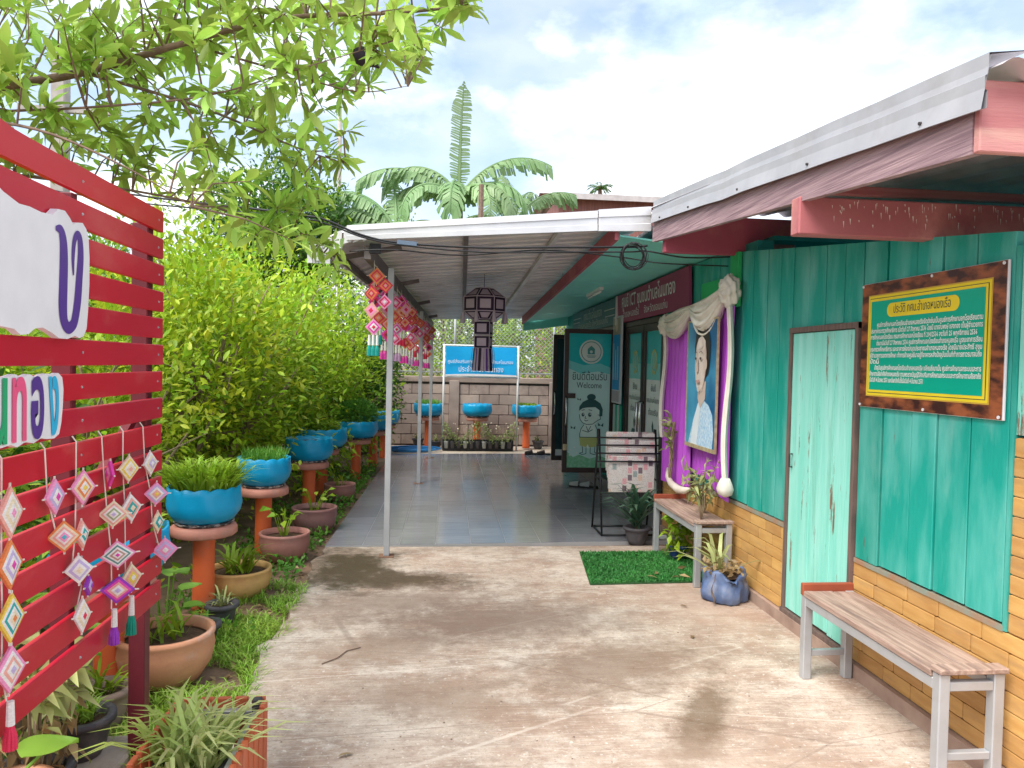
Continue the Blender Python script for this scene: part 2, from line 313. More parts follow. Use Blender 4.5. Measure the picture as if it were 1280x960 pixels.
# flat drawing on a board
class Board:
    def __init__(s, o, r, u, parent): s.o = Vector(o); s.r = Vector(r).normalized(); s.u = Vector(u).normalized(); s.n = s.r.cross(s.u).normalized(); s.p = parent; s.k = 0
    def at(s, a, b, l): return s.o + s.r * a + s.u * b + s.n * (l * .0012)
    def poly(s, name, pts, m, l=None):
        s.k += 1; l = l or s.k
        return MB().add([s.at(a, b, l) for a, b in pts], [tuple(range(len(pts)))]).build(name, m, s.p)
    def polys(s, name, plist, m, l=None):
        s.k += 1; l = l or s.k; mb = MB()
        for pts in plist: mb.add([s.at(a, b, l) for a, b in pts], [tuple(range(len(pts)))])
        return mb.build(name, m, s.p)
    def ell(s, name, c, rx, ry, m, l=None, n=28, a0=0, a1=360):
        return s.poly(name, [(c[0] + rx * math.cos(rad(a0 + (a1 - a0) * k / n)), c[1] + ry * math.sin(rad(a0 + (a1 - a0) * k / n))) for k in range(n if a1 - a0 == 360 else n + 1)], m, l)
    def stroke(s, name, lines, wd, m, l=None):
        s.k += 1; l = l or s.k; mb = MB()
        for pts in lines:
            for i in range(len(pts) - 1):
                a, b = Vector((*pts[i], 0)), Vector((*pts[i + 1], 0)); d = (b - a)
                if d.length < 1e-6: continue
                d = d.normalized(); q = Vector((-d.y, d.x, 0)) * wd / 2
                mb.add([s.at(p.x, p.y, l + i % 2 * .12) for p in (a - q, b - q + d * wd * .3, b + q + d * wd * .3, a + q)], [(0, 1, 2, 3)])
        return mb.build(name, m, s.p)
    def text(s, name, body, x0, y0, wd, h, m, l=None, res=2, bold=0.0):
        """x0,y0: left baseline; wd: width to fill; h: em height"""
        s.k += 1; l = l or s.k
        c = bpy.data.curves.new('tmp', 'FONT'); c.body = body; c.resolution_u = res; c.offset = bold
        t = bpy.data.objects.new('tmp', c); COL.objects.link(t); dg = bpy.context.evaluated_depsgraph_get(); dg.update()
        me = bpy.data.meshes.new_from_object(t.evaluated_get(dg)); bpy.data.objects.remove(t); bpy.data.curves.remove(c)
        xs = [v.co.x for v in me.vertices]; mn, mx_ = min(xs), max(xs); k = wd / max(mx_ - mn, 1e-6)
        og = ORG[s.p.name]
        for v in me.vertices: v.co = s.at(x0 + (v.co.x - mn) * k, y0 + v.co.y * h, l) - og
        me.materials.clear(); me.materials.append(m); me.update()
        o = bpy.data.objects.new(name, me); COL.objects.link(o); o.parent = s.p; ORG[o.name] = og; return o

# ================================================================== SETTING
def ground_mat():
    m = mat('earth', (.27, .17, .115), (.18, .115, .075), .95, scale=5, bump=.7, bscale=25, dirt=(.08, .10, .03, .6), dscale=1.2); return m
struct(MB().add([(-150, -60, -.03), (150, -60, -.03), (150, 300, -.03), (-150, 300, -.03)], [(0, 1, 2, 3)]).build('ground', ground_mat()))

def concrete_mat():
    m = bpy.data.materials.new('stained concrete'); m.use_nodes = True; t = m.node_tree; N = t.nodes; lk = t.links.new; b = N['Principled BSDF']
    g = N.new('ShaderNodeNewGeometry')
    def noise(sc, det=8, rough=.6, st=(1, 1, 1), lo=.4, hi=.6, loc=(0, 0, 0)):
        mp = N.new('ShaderNodeMapping'); mp.inputs['Scale'].default_value = st; mp.inputs['Location'].default_value = loc; lk(g.outputs['Position'], mp.inputs[0])
        n = N.new('ShaderNodeTexNoise'); n.inputs['Scale'].default_value = sc; n.inputs['Detail'].default_value = det; n.inputs['Roughness'].default_value = rough
        lk(mp.outputs[0], n.inputs['Vector']); r = N.new('ShaderNodeMapRange'); r.inputs[1].default_value = lo; r.inputs[2].default_value = hi; lk(n.outputs[0], r.inputs[0]); return r.outputs[0], n.outputs[0]
    def mixc(f, a, bcol, mul=1.0):
        x = N.new('ShaderNodeMix'); x.data_type = 'RGBA'
        if mul != 1: k = N.new('ShaderNodeMath'); k.operation = 'MULTIPLY'; k.inputs[1].default_value = mul; lk(f, k.inputs[0]); f = k.outputs[0]
        lk(f, x.inputs[0])
        if isinstance(a, tuple): x.inputs[6].default_value = (*a, 1)
        else: lk(a, x.inputs[6])
        x.inputs[7].default_value = (*bcol, 1); return x.outputs[2]
    def ell(cx, cy, rx, ry, ang, soft=.45, jitter=1.1):
        mp = N.new('ShaderNodeMapping'); mp.vector_type = 'TEXTURE'; mp.inputs['Location'].default_value = (cx, cy, 0); mp.inputs['Rotation'].default_value = (0, 0, rad(ang)); mp.inputs['Scale'].default_value = (rx, ry, 1)
        lk(g.outputs['Position'], mp.inputs[0]); ln = N.new('ShaderNodeVectorMath'); ln.operation = 'LENGTH'; lk(mp.outputs[0], ln.inputs[0])
        _, nn = noise(5.5, 11, .78); ad = N.new('ShaderNodeMath'); ad.operation = 'MULTIPLY_ADD'; ad.inputs[1].default_value = jitter * 3; ad.inputs[2].default_value = -jitter * 1.5; lk(nn, ad.inputs[0])
        s2 = N.new('ShaderNodeMath'); lk(ln.outputs['Value'], s2.inputs[0]); lk(ad.outputs[0], s2.inputs[1])
        r = N.new('ShaderNodeMapRange'); r.inputs[1].default_value = 1 + soft; r.inputs[2].default_value = 1 - soft; lk(s2.outputs[0], r.inputs[0]); return r.outputs[0]
    f1, _ = noise(1.5, 11, .70, (1, 1.15, 1), .41, .58); c = mixc(f1, (.56, .465, .385), (.385, .27, .205))
    f2, _ = noise(3.1, 12, .75, (1, 1, 1), .50, .66, (3, 1, 0)); c = mixc(f2, c, (.25, .175, .135), .65)
    f3, _ = noise(2.3, 12, .75, (1, 1.2, 1), .52, .62, (7, 2, 0)); c = mixc(f3, c, (.66, .585, .51), .7)
    f4, _ = noise(26, 6, .7, (.12, 3, 1), .54, .66); c = mixc(f4, c, (.70, .62, .54), .6)
    f6, _ = noise(19, 6, .7, (.10, 3, 1), .56, .66, (5, 9, 0)); c = mixc(f6, c, (.24, .165, .125), .5)
    f8, _ = noise(9, 12, .8, (1, 1.6, 1), .50, .60, (11, 4, 0)); c = mixc(f8, c, (.22, .155, .12), .42)
    f9, _ = noise(13, 12, .8, (1, 1.3, 1), .54, .62, (1, 14, 0)); c = mixc(f9, c, (.70, .63, .55), .45)
    f5, _ = noise(62, 4, .6, (1, 1, 1), .57, .68); c = mixc(f5, c, (.24, .17, .14), .55)
    f7, _ = noise(48, 3, .5, (1, 1, 1), .64, .70, (2, 2, 2)); c = mixc(f7, c, (.80, .75, .68), .6)
    # hairline scratches and one old crack
    for (sx, sy, an, thr) in ((3.1, .35, 12, .985), (2.2, .5, -24, .988)):
        mp = N.new('ShaderNodeMapping'); mp.inputs['Rotation'].default_value = (0, 0, rad(an)); mp.inputs['Scale'].default_value = (sy, sx, 1); lk(g.outputs['Position'], mp.inputs[0])
        v = N.new('ShaderNodeTexVoronoi'); v.feature = 'DISTANCE_TO_EDGE'; v.inputs['Scale'].default_value = .55; lk(mp.outputs[0], v.inputs['Vector'])
        r = N.new('ShaderNodeMapRange'); r.inputs[1].default_value = .0035; r.inputs[2].default_value = .0015; lk(v.outputs['Distance'], r.inputs[0]); c = mixc(r.outputs[0], c, (.70, .62, .54) if an > 0 else (.20, .14, .11), .45)
    for (cx, cy, rx, ry, an, col, k) in ((-.60, 5.85, .30, .60, 8, (.07, .045, .02), 1.0), (-.35, 5.50, .60, .22, -8, (.085, .055, .028), .95), (1.25, 3.22, .42, .11, 62, (.12, .07, .034), .75), (1.00, 3.85, .60, .30, 20, (.20, .13, .09), .75), (.1, 3.5, .5, .2, -20, (.26, .18, .13), .6), (-.2, 4.2, .45, .22, 30, (.27, .19, .14), .6),
                                         (.45, 4.6, .75, .35, 5, (.21, .14, .105), .75), (-.25, 4.95, .6, .25, 12, (.22, .15, .115), .65), (1.9, 5.0, .35, .7, 0, (.40, .26, .19), .55), (.9, 2.7, .7, .25, 15, (.40, .28, .21), .5)):
        c = mixc(ell(cx, cy, rx, ry, an), c, col, k)
    lk(c, b.inputs['Base Color'])
    wet = ell(-.62, 5.75, .42, .62, 10); r = N.new('ShaderNodeMapRange'); r.inputs[3].default_value = .85; r.inputs[4].default_value = .45; lk(wet, r.inputs[0]); lk(r.outputs[0], b.inputs['Roughness'])
    _, n1 = noise(30, 8, .7, (.6, 2.5, 1)); _, n2 = noise(120, 4, .6); ad = N.new('ShaderNodeMath'); lk(n1, ad.inputs[0]); lk(n2, ad.inputs[1])
    bp = N.new('ShaderNodeBump'); bp.inputs['Strength'].default_value = .35; bp.inputs['Distance'].default_value = .01; lk(ad.outputs[0], bp.inputs['Height']); lk(bp.outputs[0], b.inputs['Normal'])
    return m
M_conc = concrete_mat()
# slab with a ragged left edge
sl = MB(); ys = np.linspace(-4, 6.46, 90); top = []; 
for y in ys: top.append((-.89 + .025 * math.sin(y * 7.1) + .02 * math.sin(y * 17.3 + 1) + random.uniform(-.012, .012), float(y)))
n = len(top)
vs = [(x, y, 0) for x, y in top] + [(2.27, y, 0) for x, y in top] + [(x - .02, y, -.06) for x, y in top]
fs = [(i, n + i, n + i + 1, i + 1) for i in range(n - 1)] + [(2 * n + i, i, i + 1, 2 * n + i + 1) for i in range(n - 1)]
sl.add(vs, fs); struct(sl.build('concrete_slab', M_conc))
# right half of forecourt beside the house front and the strip beyond the tiled porch
struct(MB().box((2.28, -4, -.05), (6, 2.2, -.004)).build('concrete_apron', M_conc))
struct(MB().box((-1.1, 13.0, -.05), (3.2, 14.42, -.006)).build('back_yard_paving', mat('pale yard cement', (.62, .53, .43), (.50, .40, .31), .9, scale=2, bump=.2, dirt=(.34, .24, .16, .6), dscale=2)))
# tiled porch: bed + tiles, bilinear in a slightly skewed quad
TFL, TFR, TBL, TBR = (-.89, 6.47), (2.25, 6.62), (-.68, 12.95), (2.25, 13.2)
def tp(u, v): 
    a = [TFL[i] * (1 - u) + TFR[i] * u for i in (0, 1)]; b = [TBL[i] * (1 - u) + TBR[i] * u for i in (0, 1)]
    return a[0] * (1 - v) + b[0] * v, a[1] * (1 - v) + b[1] * v
pf = MB(); q = [tp(0, 0), tp(1, 0), tp(1, 1), tp(0, 1)]
pf.hexa([(x, y, -.05) for x, y in q] + [(x, y, .006) for x, y in q]); porch = struct(pf.build('tile_floor', M_grout))
NC, NR = 10, 22
for i in range(NC):
    for j in range(NR):
        g = .0022
        pts = [tp((i + a) / NC + (g / 3.1 if a == 0 else -g / 3.1), (j + b) / NR + (g / 6.5 if b == 0 else -g / 6.5)) for a, b in ((0, 0), (1, 0), (1, 1), (0, 1))]
        dz = random.uniform(-.0006, .0006); c0 = (sum(p[0] for p in pts) / 4, sum(p[1] for p in pts) / 4, 0)
        mb = MB(); mb.hexa([(x, y, .004) for x, y in pts] + [(x, y, .0095 + dz + random.uniform(-.0003, .0003)) for x, y in pts]); mb.build('tile', M_tile, porch, origin=c0)
# grass verge between slab and planters
P = np.stack([rng.uniform(-1.42, -.84, 9000), rng.uniform(2.9, 5.4, 9000), np.full(9000, -.03)], 1)
keep = (np.sin(P[:, 0] * 9 + 2) * np.sin(P[:, 1] * 5.3) + np.sin(P[:, 1] * 13 + P[:, 0] * 7) * .6 > -.45) & (rng.uniform(0, 1, 9000) < np.clip((P[:, 0] + 1.5) / .35, .15, 1)) & (P[:, 0] < -.88 + .05 * np.sin(P[:, 1] * 9) + .03) ; P = P[keep]
stuff(tag(blades('grass_verge', P, updir(len(P), .55), rng.uniform(.04, .13, len(P)), .006, M_grass, bend=.6), 'bright green uncut grass along the left edge of the concrete', 'grass'))
P = np.stack([rng.uniform(-1.75, -.80, 6200), rng.uniform(4.4, 11.5, 6200), np.full(6200, -.03)], 1); P = P[(P[:, 0] < -.93 + (P[:, 1] - 6.4) * .036) & ((P[:, 0] > -1.15) & (P[:, 1] > 6.2) | (np.sin(P[:, 0] * 8 + 1) * np.sin(P[:, 1] * 4.1) > .25))]
stuff(tag(leaves('ground_cover', P + rng.uniform(0, 1, P.shape) * [0, 0, .10], rng.normal(0, 1, P.shape) + [0, 0, .7], rng.uniform(.03, .06, len(P)), .03, leafm('creeper leaf', (.09, .26, .03), (.16, .34, .04))), 'low creeping green plants beside the tiled porch edge', 'ground cover'))
P = np.stack([rng.uniform(-1.7, -.9, 900), rng.uniform(2.2, 12, 900), np.full(900, -.025)], 1)
stuff(tag(leaves('leaf_litter', P + rng.uniform(0, 1, P.shape) * [0, 0, .015], rng.normal(0, 1, P.shape) * [1, 1, .25], rng.uniform(.03, .07, len(P)), .025, M_dry), 'dry fallen leaves scattered on the soil under the planters', 'leaf litter'))

# ================================================================== WOODEN HOUSE
house = thing('wooden_house', 'teal plank house with orange brick base and grey metal roof', 'house', (2.3, 2.2, 0))
WX = 2.242
def wtop(y): return min(2.22 + .117 * (y - 3.2), 2.5)
# shell walls
sh = MB()
sh.hexa([(2.29, 2.25, 0), (2.40, 2.25, 0), (2.40, 5.1, 0), (2.29, 5.1, 0), (2.29, 2.25, 2.08), (2.40, 2.25, 2.08), (2.40, 5.1, 2.40), (2.29, 5.1, 2.40)])
sh.box((2.28, 5.1, 0), (2.40, 7.0, 2.52)); sh.box((2.28, 7.0, 2.06), (2.40, 10.85, 2.52)); sh.box((2.28, 8.5, 0), (2.40, 8.98, 2.06)); sh.box((2.28, 10.85, 0), (2.40, 12.7, 2.52))
sh.box((2.28, 7.0, 0), (2.40, 10.85, .2)); sh.box((2.28, 7.0, .2), (2.40, 7.02, 2.06))
sh.build('wall', M_tealdark, house)
sh = MB(); sh.box((2.41, 12.6, 0), (5.9, 12.7, 2.5)); sh.box((5.8, 2.2, 0), (5.9, 12.59, 2.5)); sh.box((2.41, 5.12, 2.53), (5.79, 12.58, 2.56)); sh.box((2.41, 2.25, 0), (5.79, 12.58, .18))
sh.build('rear_wall', M_tealdark, house)
MB().box((2.405, 2.17, 0), (5.79, 2.245, 2.10)).build('end_wall', M_teal, house)
# planks
def planks(ya, yb, z0, n, above=None):
    e = [ya + (yb - ya) * k / n + (random.uniform(-.02, .02) if 0 < k < n else 0) for k in range(n + 1)]
    for k in range(n):
        a, b = e[k] + .0055, e[k + 1] - .0055; zt = wtop((a + b) / 2); d = random.uniform(-.003, .003); zb = z0 + random.uniform(-.004, .006)
        mb = MB(); x0, x1 = WX + d, WX + .04; t0, t1 = wtop(a), wtop(b); c = .003
        mb.add([(x1, a, zb), (x0 + c, a, zb), (x0, a + c, zb), (x0, b - c, zb), (x0 + c, b, zb), (x1, b, zb), (x1, a, t0), (x0 + c, a, t0), (x0, a + c, t0), (x0, b - c, t1), (x0 + c, b, t1), (x1, b, t1)],
               [(i, i + 1, i + 7, i + 6) for i in range(5)] + [(5, 4, 3, 2, 1, 0), (6, 7, 8, 9, 10, 11), (5, 0, 6, 11)])
        mb.build('plank', M_teal, house)
planks(2.672, 3.70, .625, 5); planks(4.475, 5.24, .635, 4); planks(3.70, 4.475, 1.865, 4)
planks(5.24, 7.0, .635, 8)
# bottom trim of the plank panels
tr = MB(); tr.box((WX - .006, 2.665, .595), (2.285, 3.70, .618)); tr.box((WX - .006, 4.475, .60), (2.285, 7.0, .628)); tr.build('panel_trim', mat('worn trim', (.36, .20, .12), (.24, .30, .25), .8, scale=9), house)
tr = MB(); tr.box((WX - .004, 2.648, .60), (2.285, 2.668, 2.10)); tr.build('corner_trim', M_teal, house)
bk = MB(); bk.hexa([(2.2835, 2.67, .62), (2.2885, 2.67, .62), (2.2885, 6.99, .63), (2.2835, 6.99, .63), (2.2835, 2.67, 2.1), (2.2885, 2.67, 2.1), (2.2885, 6.99, 2.38), (2.2835, 6.99, 2.38)]); bk.build('seam_shade_sheet', flat('painted seam shade', (.006, .03, .028), .9), house)  # added near-black sheet behind the planks: shade in the seams put in as colour
# brick base: courses of wood-look bricks
bricks = MB(); bricks.box((2.262, 2.18, .06), (2.288, 3.715, .594)); bricks.box((2.262, 4.46, .06), (2.288, 7.0, .597)); bricks.box((2.262, 2.18, .594), (2.288, 2.646, 1.36)); bricks.box((2.262, 3.715, .03), (2.288, 4.46, .10))
bricks.build('mortar_bed', M_mortar, house)
bm = MB().bbox((-.5, -.5, -.5), (.5, .5, .5), .05).mesh('brick', M_brick)
def course(y0, y1, z, h, off):
    y = y0 + off
    yy = y0
    while yy < y1 - .02:
        ye = min((y if y > yy + .04 else y + .24), y1)
        if y1 - ye < .05: ye = y1
        dx = random.uniform(-.0012, .0012)
        inst('brick', bm, house, (2.254 + dx, (yy + ye) / 2, z + h / 2), scale=(.026, ye - yy - .0035, h - .0035))
        yy = ye; y = ye + .24 * random.uniform(.85, 1.15)
for r_ in range(7):
    z = .075 + r_ * .0745
    course(2.18, 3.71, z, .0745, .12 * (r_ % 2) + .1); course(4.465, 7.0, z, .0745, .12 * (r_ % 2) + .07)
for r_ in range(10): course(2.18, 2.645, .60 + r_ * .076, .076, .12 * (r_ % 2) + .1)
pl = MB(); pl.box((2.215, 2.15, -.03), (2.30, 7.0, .072)); pl.build('plinth', M_plinth, house)
pl = MB(); pl.box((WX + .004, 2.18, 1.37), (2.288, 2.644, 2.07)); pl.build('corner_panel', M_door, house)
# old turquoise door
dr = MB(); y0, y1 = 3.745, 4.44; e = [y0, y0 + .2, y0 + .44, y1]
door = MB().box((2.252, y0, .105), (2.275, y1, 1.83)).build('door', M_oldwood, house)
for k in range(3): MB().bbox((2.236, e[k] + .002, .11 + .01 * (k % 2)), (2.251, e[k + 1] - .002, 1.828), .003).build('door_plank', M_door, door)
MB().tube([(2.232, 4.40, 1.0), (2.215, 4.40, 1.0), (2.215, 4.40, 1.08), (2.232, 4.40, 1.08)], .006, 6).build('handle', M_darksteel, door)
fr = MB(); fr.box((2.226, 3.712, .04), (2.29, 3.743, 1.862)); fr.box((2.226, 4.442, .04), (2.29, 4.473, 1.862)); fr.box((2.224, 3.712, 1.832), (2.29, 4.473, 1.864)); fr.box((2.222, 3.70, .03), (2.29, 4.485, .10))
fr.build('door_frame', M_oldwood, house)
# near roof: beams, fascia, flashing, corrugated sheet
def rz(y): return 2.46 + .087 * (y - 2.1)      # underside of the sheet
MB().bbox((1.60, 3.16, 2.205), (4.6, 3.24, 2.372), .006).build('beam', mat('beam paint', (.46, .15, .16), (.38, .115, .13), .6, scale=2.5, dirt=(.64, .33, .26, .7), dscale=1.4, bump=.1), house)
# white drips on the beam
dm = flat('white drip', (.8, .72, .68)); mb = MB()
for k in range(75):
    x = random.uniform(1.75, 2.75); z = 2.368 - abs(random.gauss(.02, .04)); h = random.uniform(.01, .035); wd = random.uniform(.003, .007)
    mb.add([(x - wd / 2, 3.1585, z), (x + wd * .3, 3.1585, z - h), (x + wd / 2, 3.1585, z)], [(0, 1, 2)])
stuff(mb.build('paint_drips', dm, house))
MB().bbox((1.665, 5.30, 2.44), (2.66, 5.36, 2.715), .006).build('beam', M_maroon, house)
MB().bbox((1.66, 2.42, 2.40), (4.6, 2.47, 2.455), .004).build('purlin', M_fascia2, house)
MB().bbox((1.66, 3.7, 2.525), (4.6, 3.75, 2.57), .004).build('purlin', M_fascia2, house)
MB().hexa([(1.60, 2.10, 2.262), (1.635, 2.10, 2.262), (1.665, 5.5, 2.545), (1.63, 5.5, 2.545), (1.60, 2.10, 2.43), (1.635, 2.10, 2.43), (1.665, 5.5, 2.72), (1.63, 5.5, 2.72)]).build('verge_board', M_fascia, house)
MB().bbox((1.602, 2.07, 2.262), (4.7, 2.098, 2.475), .004).build('eave_board', M_fascia2, house)
fl = MB()   # folded metal verge flashing: section in XZ swept along the verge
sec = [(-.015, .045), (-.03, .0), (-.012, .004), (-.012, .055), (-.020, .060), (-.020, .098), (-.010, .103), (-.010, .165), (.12, .18), (.12, .178), (-.004, .16)]
a0 = (1.60, 2.03, 2.372); a1 = (1.632, 5.48, 2.68)
NS = 12; sec = sec[1:]
for i in range(NS + 1):
    t = i / NS; jit = random.uniform(-.003, .003)
    for (sx, sz) in sec: fl.v.append((a0[0] * (1 - t) + a1[0] * t + sx + jit, a0[1] * (1 - t) + a1[1] * t, a0[2] * (1 - t) + a1[2] * t + sz - (.008 if i in (7,) else 0)))
ns = len(sec)
for i in range(NS):
    for k in range(ns): fl.f.append((i * ns + k, i * ns + (k + 1) % ns, (i + 1) * ns + (k + 1) % ns, (i + 1) * ns + k)); fl.mi.append(0)
vf = fl.build('verge_flashing', mat('old verge metal', (.44, .44, .47), (.36, .36, .39), .5, metal=.25, scale=4, dirt=(.30, .28, .28, .4), dscale=3), house)
for t in (.08, .3, .52, .75, .93):
    c = [a0[i] * (1 - t) + a1[i] * t for i in range(3)]; MB().tube([(c[0] - .035, c[1], c[2] + .02), (c[0] - .015, c[1], c[2] + .022)], .006, 8).build('rivet', M_darksteel, vf)
for s_ in range(4):
    xa = 1.61 + s_ * .76
    MB().grid(lambda u, v: (xa + u * .78, 2.0 + v * 3.55, rz(2.0 + v * 3.55) + .042 + .022 * math.sin((xa + u * .78 - 1.61) / .19 * 2 * math.pi) + .003 * s_ % .006), 48, 2).build('roof_sheet', M_sheetold, house, smooth=True)
MB().hexa([(1.72, 5.56, 2.70), (5.95, 5.56, 2.78), (5.95, 12.75, 2.58), (1.72, 12.75, 2.58), (1.72, 5.56, 2.73), (5.95, 5.56, 2.82), (5.95, 12.75, 2.62), (1.72, 12.75, 2.62)]).build('main_roof', M_sheetold, house)
# teal soffit over the porch side, in panels, with its edge board
def sof(u, v):
    a = Vector((1.40, 5.62, 2.60)).lerp(Vector((2.275, 5.62, 2.515)), u); b = Vector((1.51, 12.5, 2.31)).lerp(Vector((2.275, 12.5, 2.42)), u); return a.lerp(b, v)
for k in range(6):
    v0, v1 = k / 6 + .0008, (k + 1) / 6 - .0008
    p = [sof(0.01, v0), sof(1, v0), sof(1, v1), sof(.01, v1)]; MB().hexa(p + [q_ + Vector((0, 0, .012)) for q_ in p]).build('soffit_panel', M_soffit, house)
mb = MB(); a, b = sof(0, 0), sof(0, 1); mb.hexa([a + V(-.03, 0, -.03), a + V(0, 0, -.03), b + V(0, 0, -.03), b + V(-.03, 0, -.03), a + V(-.03, 0, .09), a + V(0, 0, .09), b + V(0, 0, .09), b + V(-.03, 0, .09)]); mb.build('soffit_edge_board', M_maroon, house)
mb = MB(); a, b = sof(0, 1), sof(1, 1); mb.hexa([a + V(0, .003, -.14), b + V(0, .003, -.14), b + V(0, .03, -.14), a + V(0, .03, -.14), a + V(0, .003, .05), b + V(0, .003, .05), b + V(0, .03, .05), a + V(0, .03, .05)]); mb.build('soffit_end_board', M_soffit, house)
# bright green post and patch where the curtain starts
MB().bbox((2.205, 5.26, 2.06), (2.238, 5.40, 2.46), .003).build('green_post', flat('bright green paint', (.03, .50, .16)), house)
MB().bbox((2.215, 5.62, 2.13), (2.238, 6.02, 2.30), .003).build('green_patch', flat('bright green paint', (.03, .50, .16)), house)

# glass doors --------------------------------------------------------
M_glassprint = mat('printed glass teal', (.50, .72, .68), (.45, .66, .63), .12, scale=2)
M_glassteal = mat('printed glass deep teal', (.015, .40, .43), (.02, .45, .47), .12, scale=2)
M_glassmid = mat('printed glass mid', (.15, .55, .54), (.18, .58, .57), .12, scale=2)
M_glassgreen = mat('printed glass green', (.15, .42, .24), (.25, .50, .34), .15, scale=30)
def gl():
    m = bpy.data.materials.new('dark glass'); m.use_nodes = True; b = m.node_tree.nodes['Principled BSDF']; b.inputs['Base Color'].default_value = (.02, .05, .06, 1); b.inputs['Roughness'].default_value = .04; b.inputs['Specular IOR Level'].default_value = .8
    n = m.node_tree.nodes.new('ShaderNodeTexNoise'); n.inputs['Scale'].default_value = 2; bp = m.node_tree.nodes.new('ShaderNodeBump'); bp.inputs['Strength'].default_value = .02; m.node_tree.links.new(n.outputs[0], bp.inputs['Height']); m.node_tree.links.new(bp.outputs[0], b.inputs['Normal'])
    return m
M_glass = gl()
def leaf_frame(a, r, wd, z0, z1, thick, name, fw=.055):
    """aluminium leaf: a = lower corner at (x,y), r = unit dir along the leaf"""
    r = Vector((*r, 0)); nn = r.cross(Vector((0, 0, 1))) * thick / 2; a = Vector((a[0], a[1], 0)); mb = MB()
    def pc(u0, u1, za, zb, k=1.0):
        p = [a + r * u0 - nn * k, a + r * u1 - nn * k, a + r * u1 + nn * k, a + r * u0 + nn * k]; mb.hexa([q + V(0, 0, za) for q in p] + [q + V(0, 0, zb) for q in p])
    pc(0, fw, z0, z1); pc(wd - fw, wd, z0, z1); pc(fw + .001, wd - fw - .001, z0, z0 + fw * 1.1, .96); pc(fw + .001, wd - fw - .001, z1 - fw, z1, .96)
    return mb.build(name, M_brownframe, house)
# open leaf with the printed welcome panel (faces the forecourt)
DY = 9.0; lf = leaf_frame((1.60, DY), (1, 0), .632, .285, 2.05, .045, 'door_leaf'); lf['label'] = 'open glass door leaf printed with a welcome picture'
z0, z1, xa, xb = .345, 1.995, 1.655, 2.178
g_ = MB(); g_.box((xa, DY - .006, z0), (xb, DY + .006, z1)); g_.build('glass_panel', M_glassprint, lf)
B = Board((xa, DY - .0065, z0), (1, 0, 0), (0, 0, 1), lf); wd, ht = xb - xa, z1 - z0
B.poly('print_band', [(0, ht), (0, ht * .74), (wd * .3, ht * .70), (wd * .7, ht * .72), (wd, ht * .70), (wd, ht)], M_glassmid, 1)
B.poly('print_band', [(0, ht), (0, ht * .80), (wd * .35, ht * .765), (wd * .75, ht * .78), (wd, ht * .75), (wd, ht)], M_glassteal, 2)
B.poly('print_ground', [(0, 0), (wd, 0), (wd, .10), (wd * .8, .15), (wd * .55, .11), (wd * .3, .16), (.08, .13), (0, .20)], M_glassgreen, 1)
M_emb = flat('emblem pale', (.64, .70, .66)); M_emb2 = flat('emblem green', (.05, .28, .26))
ec = (wd * .53, ht * .865)
B.ell('emblem', ec, .148, .148, M_emb, 3); B.ell('emblem', ec, .128, .128, M_emb2, 4); B.ell('emblem', ec, .118, .118, M_emb, 5)
B.poly('emblem', [(ec[0] - .045, ec[1] - .03), (ec[0] + .045, ec[1] - .03), (ec[0] + .045, ec[1] + .035), (ec[0] + .03, ec[1] + .05), (ec[0], ec[1] + .075), (ec[0] - .03, ec[1] + .05), (ec[0] - .045, ec[1] + .035)], M_emb2, 6)
B.ell('emblem', (ec[0], ec[1] + .0), .018, .018, M_emb, 7)
B.stroke('emblem', [[(ec[0] - .055, ec[1] - .05), (ec[0] + .055, ec[1] - .05)], [(ec[0] - .045, ec[1] - .066), (ec[0] + .045, ec[1] - .066)]], .008, M_emb2, 6)
B.text('lettering', 'ยินดีต้อนรับ', wd * .10, ht * .655, wd * .82, .135, M_dark, 4)
B.text('lettering', 'Welcome', wd * .20, ht * .595, wd * .60, .105, M_dark, 4)
M_line = flat('ink line', (.02, .09, .09)); M_skin2 = flat('child print pale', (.62, .76, .70)); M_pant = flat('child print yellow', (.42, .46, .16))
k = wd
def Cc(x, y): return (x * k, y * k)      # child drawing, origin at leaf width units
B.poly('child_print', [Cc(.34, .72), Cc(.30, .60), Cc(.34, .52), Cc(.46, .46), Cc(.60, .47), Cc(.70, .55), Cc(.70, .75), Cc(.66, .98), Cc(.72, 1.10), Cc(.80, 1.20), Cc(.82, 1.34), Cc(.76, 1.46), Cc(.60, 1.54), Cc(.42, 1.50), Cc(.31, 1.40), Cc(.28, 1.26), Cc(.32, 1.12), Cc(.40, 1.03), Cc(.36, .94), Cc(.30, .86)], M_skin2, 3)
B.poly('child_print', [Cc(.27, 1.34), Cc(.28, 1.44), Cc(.36, 1.55), Cc(.50, 1.62), Cc(.66, 1.60), Cc(.78, 1.52), Cc(.84, 1.38), Cc(.83, 1.22), Cc(.76, 1.21), Cc(.76, 1.36), Cc(.66, 1.43), Cc(.46, 1.42), Cc(.36, 1.40)], M_line, 4)
B.ell('child_print', Cc(.56, 1.665), .105 * k, .075 * k, M_line, 4)
B.ell('child_print', Cc(.37, 1.25), .035 * k, .045 * k, M_line, 4); B.ell('child_print', Cc(.53, 1.25), .04 * k, .05 * k, M_line, 5)
B.ell('child_print', Cc(.54, 1.265), .014 * k, .016 * k, M_skin2, 6); B.ell('child_print', Cc(.375, 1.265), .012 * k, .014 * k, M_skin2, 6)
B.poly('child_print', [Cc(.29, .72), Cc(.72, .72), Cc(.73, .60), Cc(.70, .50), Cc(.53, .48), Cc(.50, .56), Cc(.46, .48), Cc(.32, .52)], M_pant, 4)
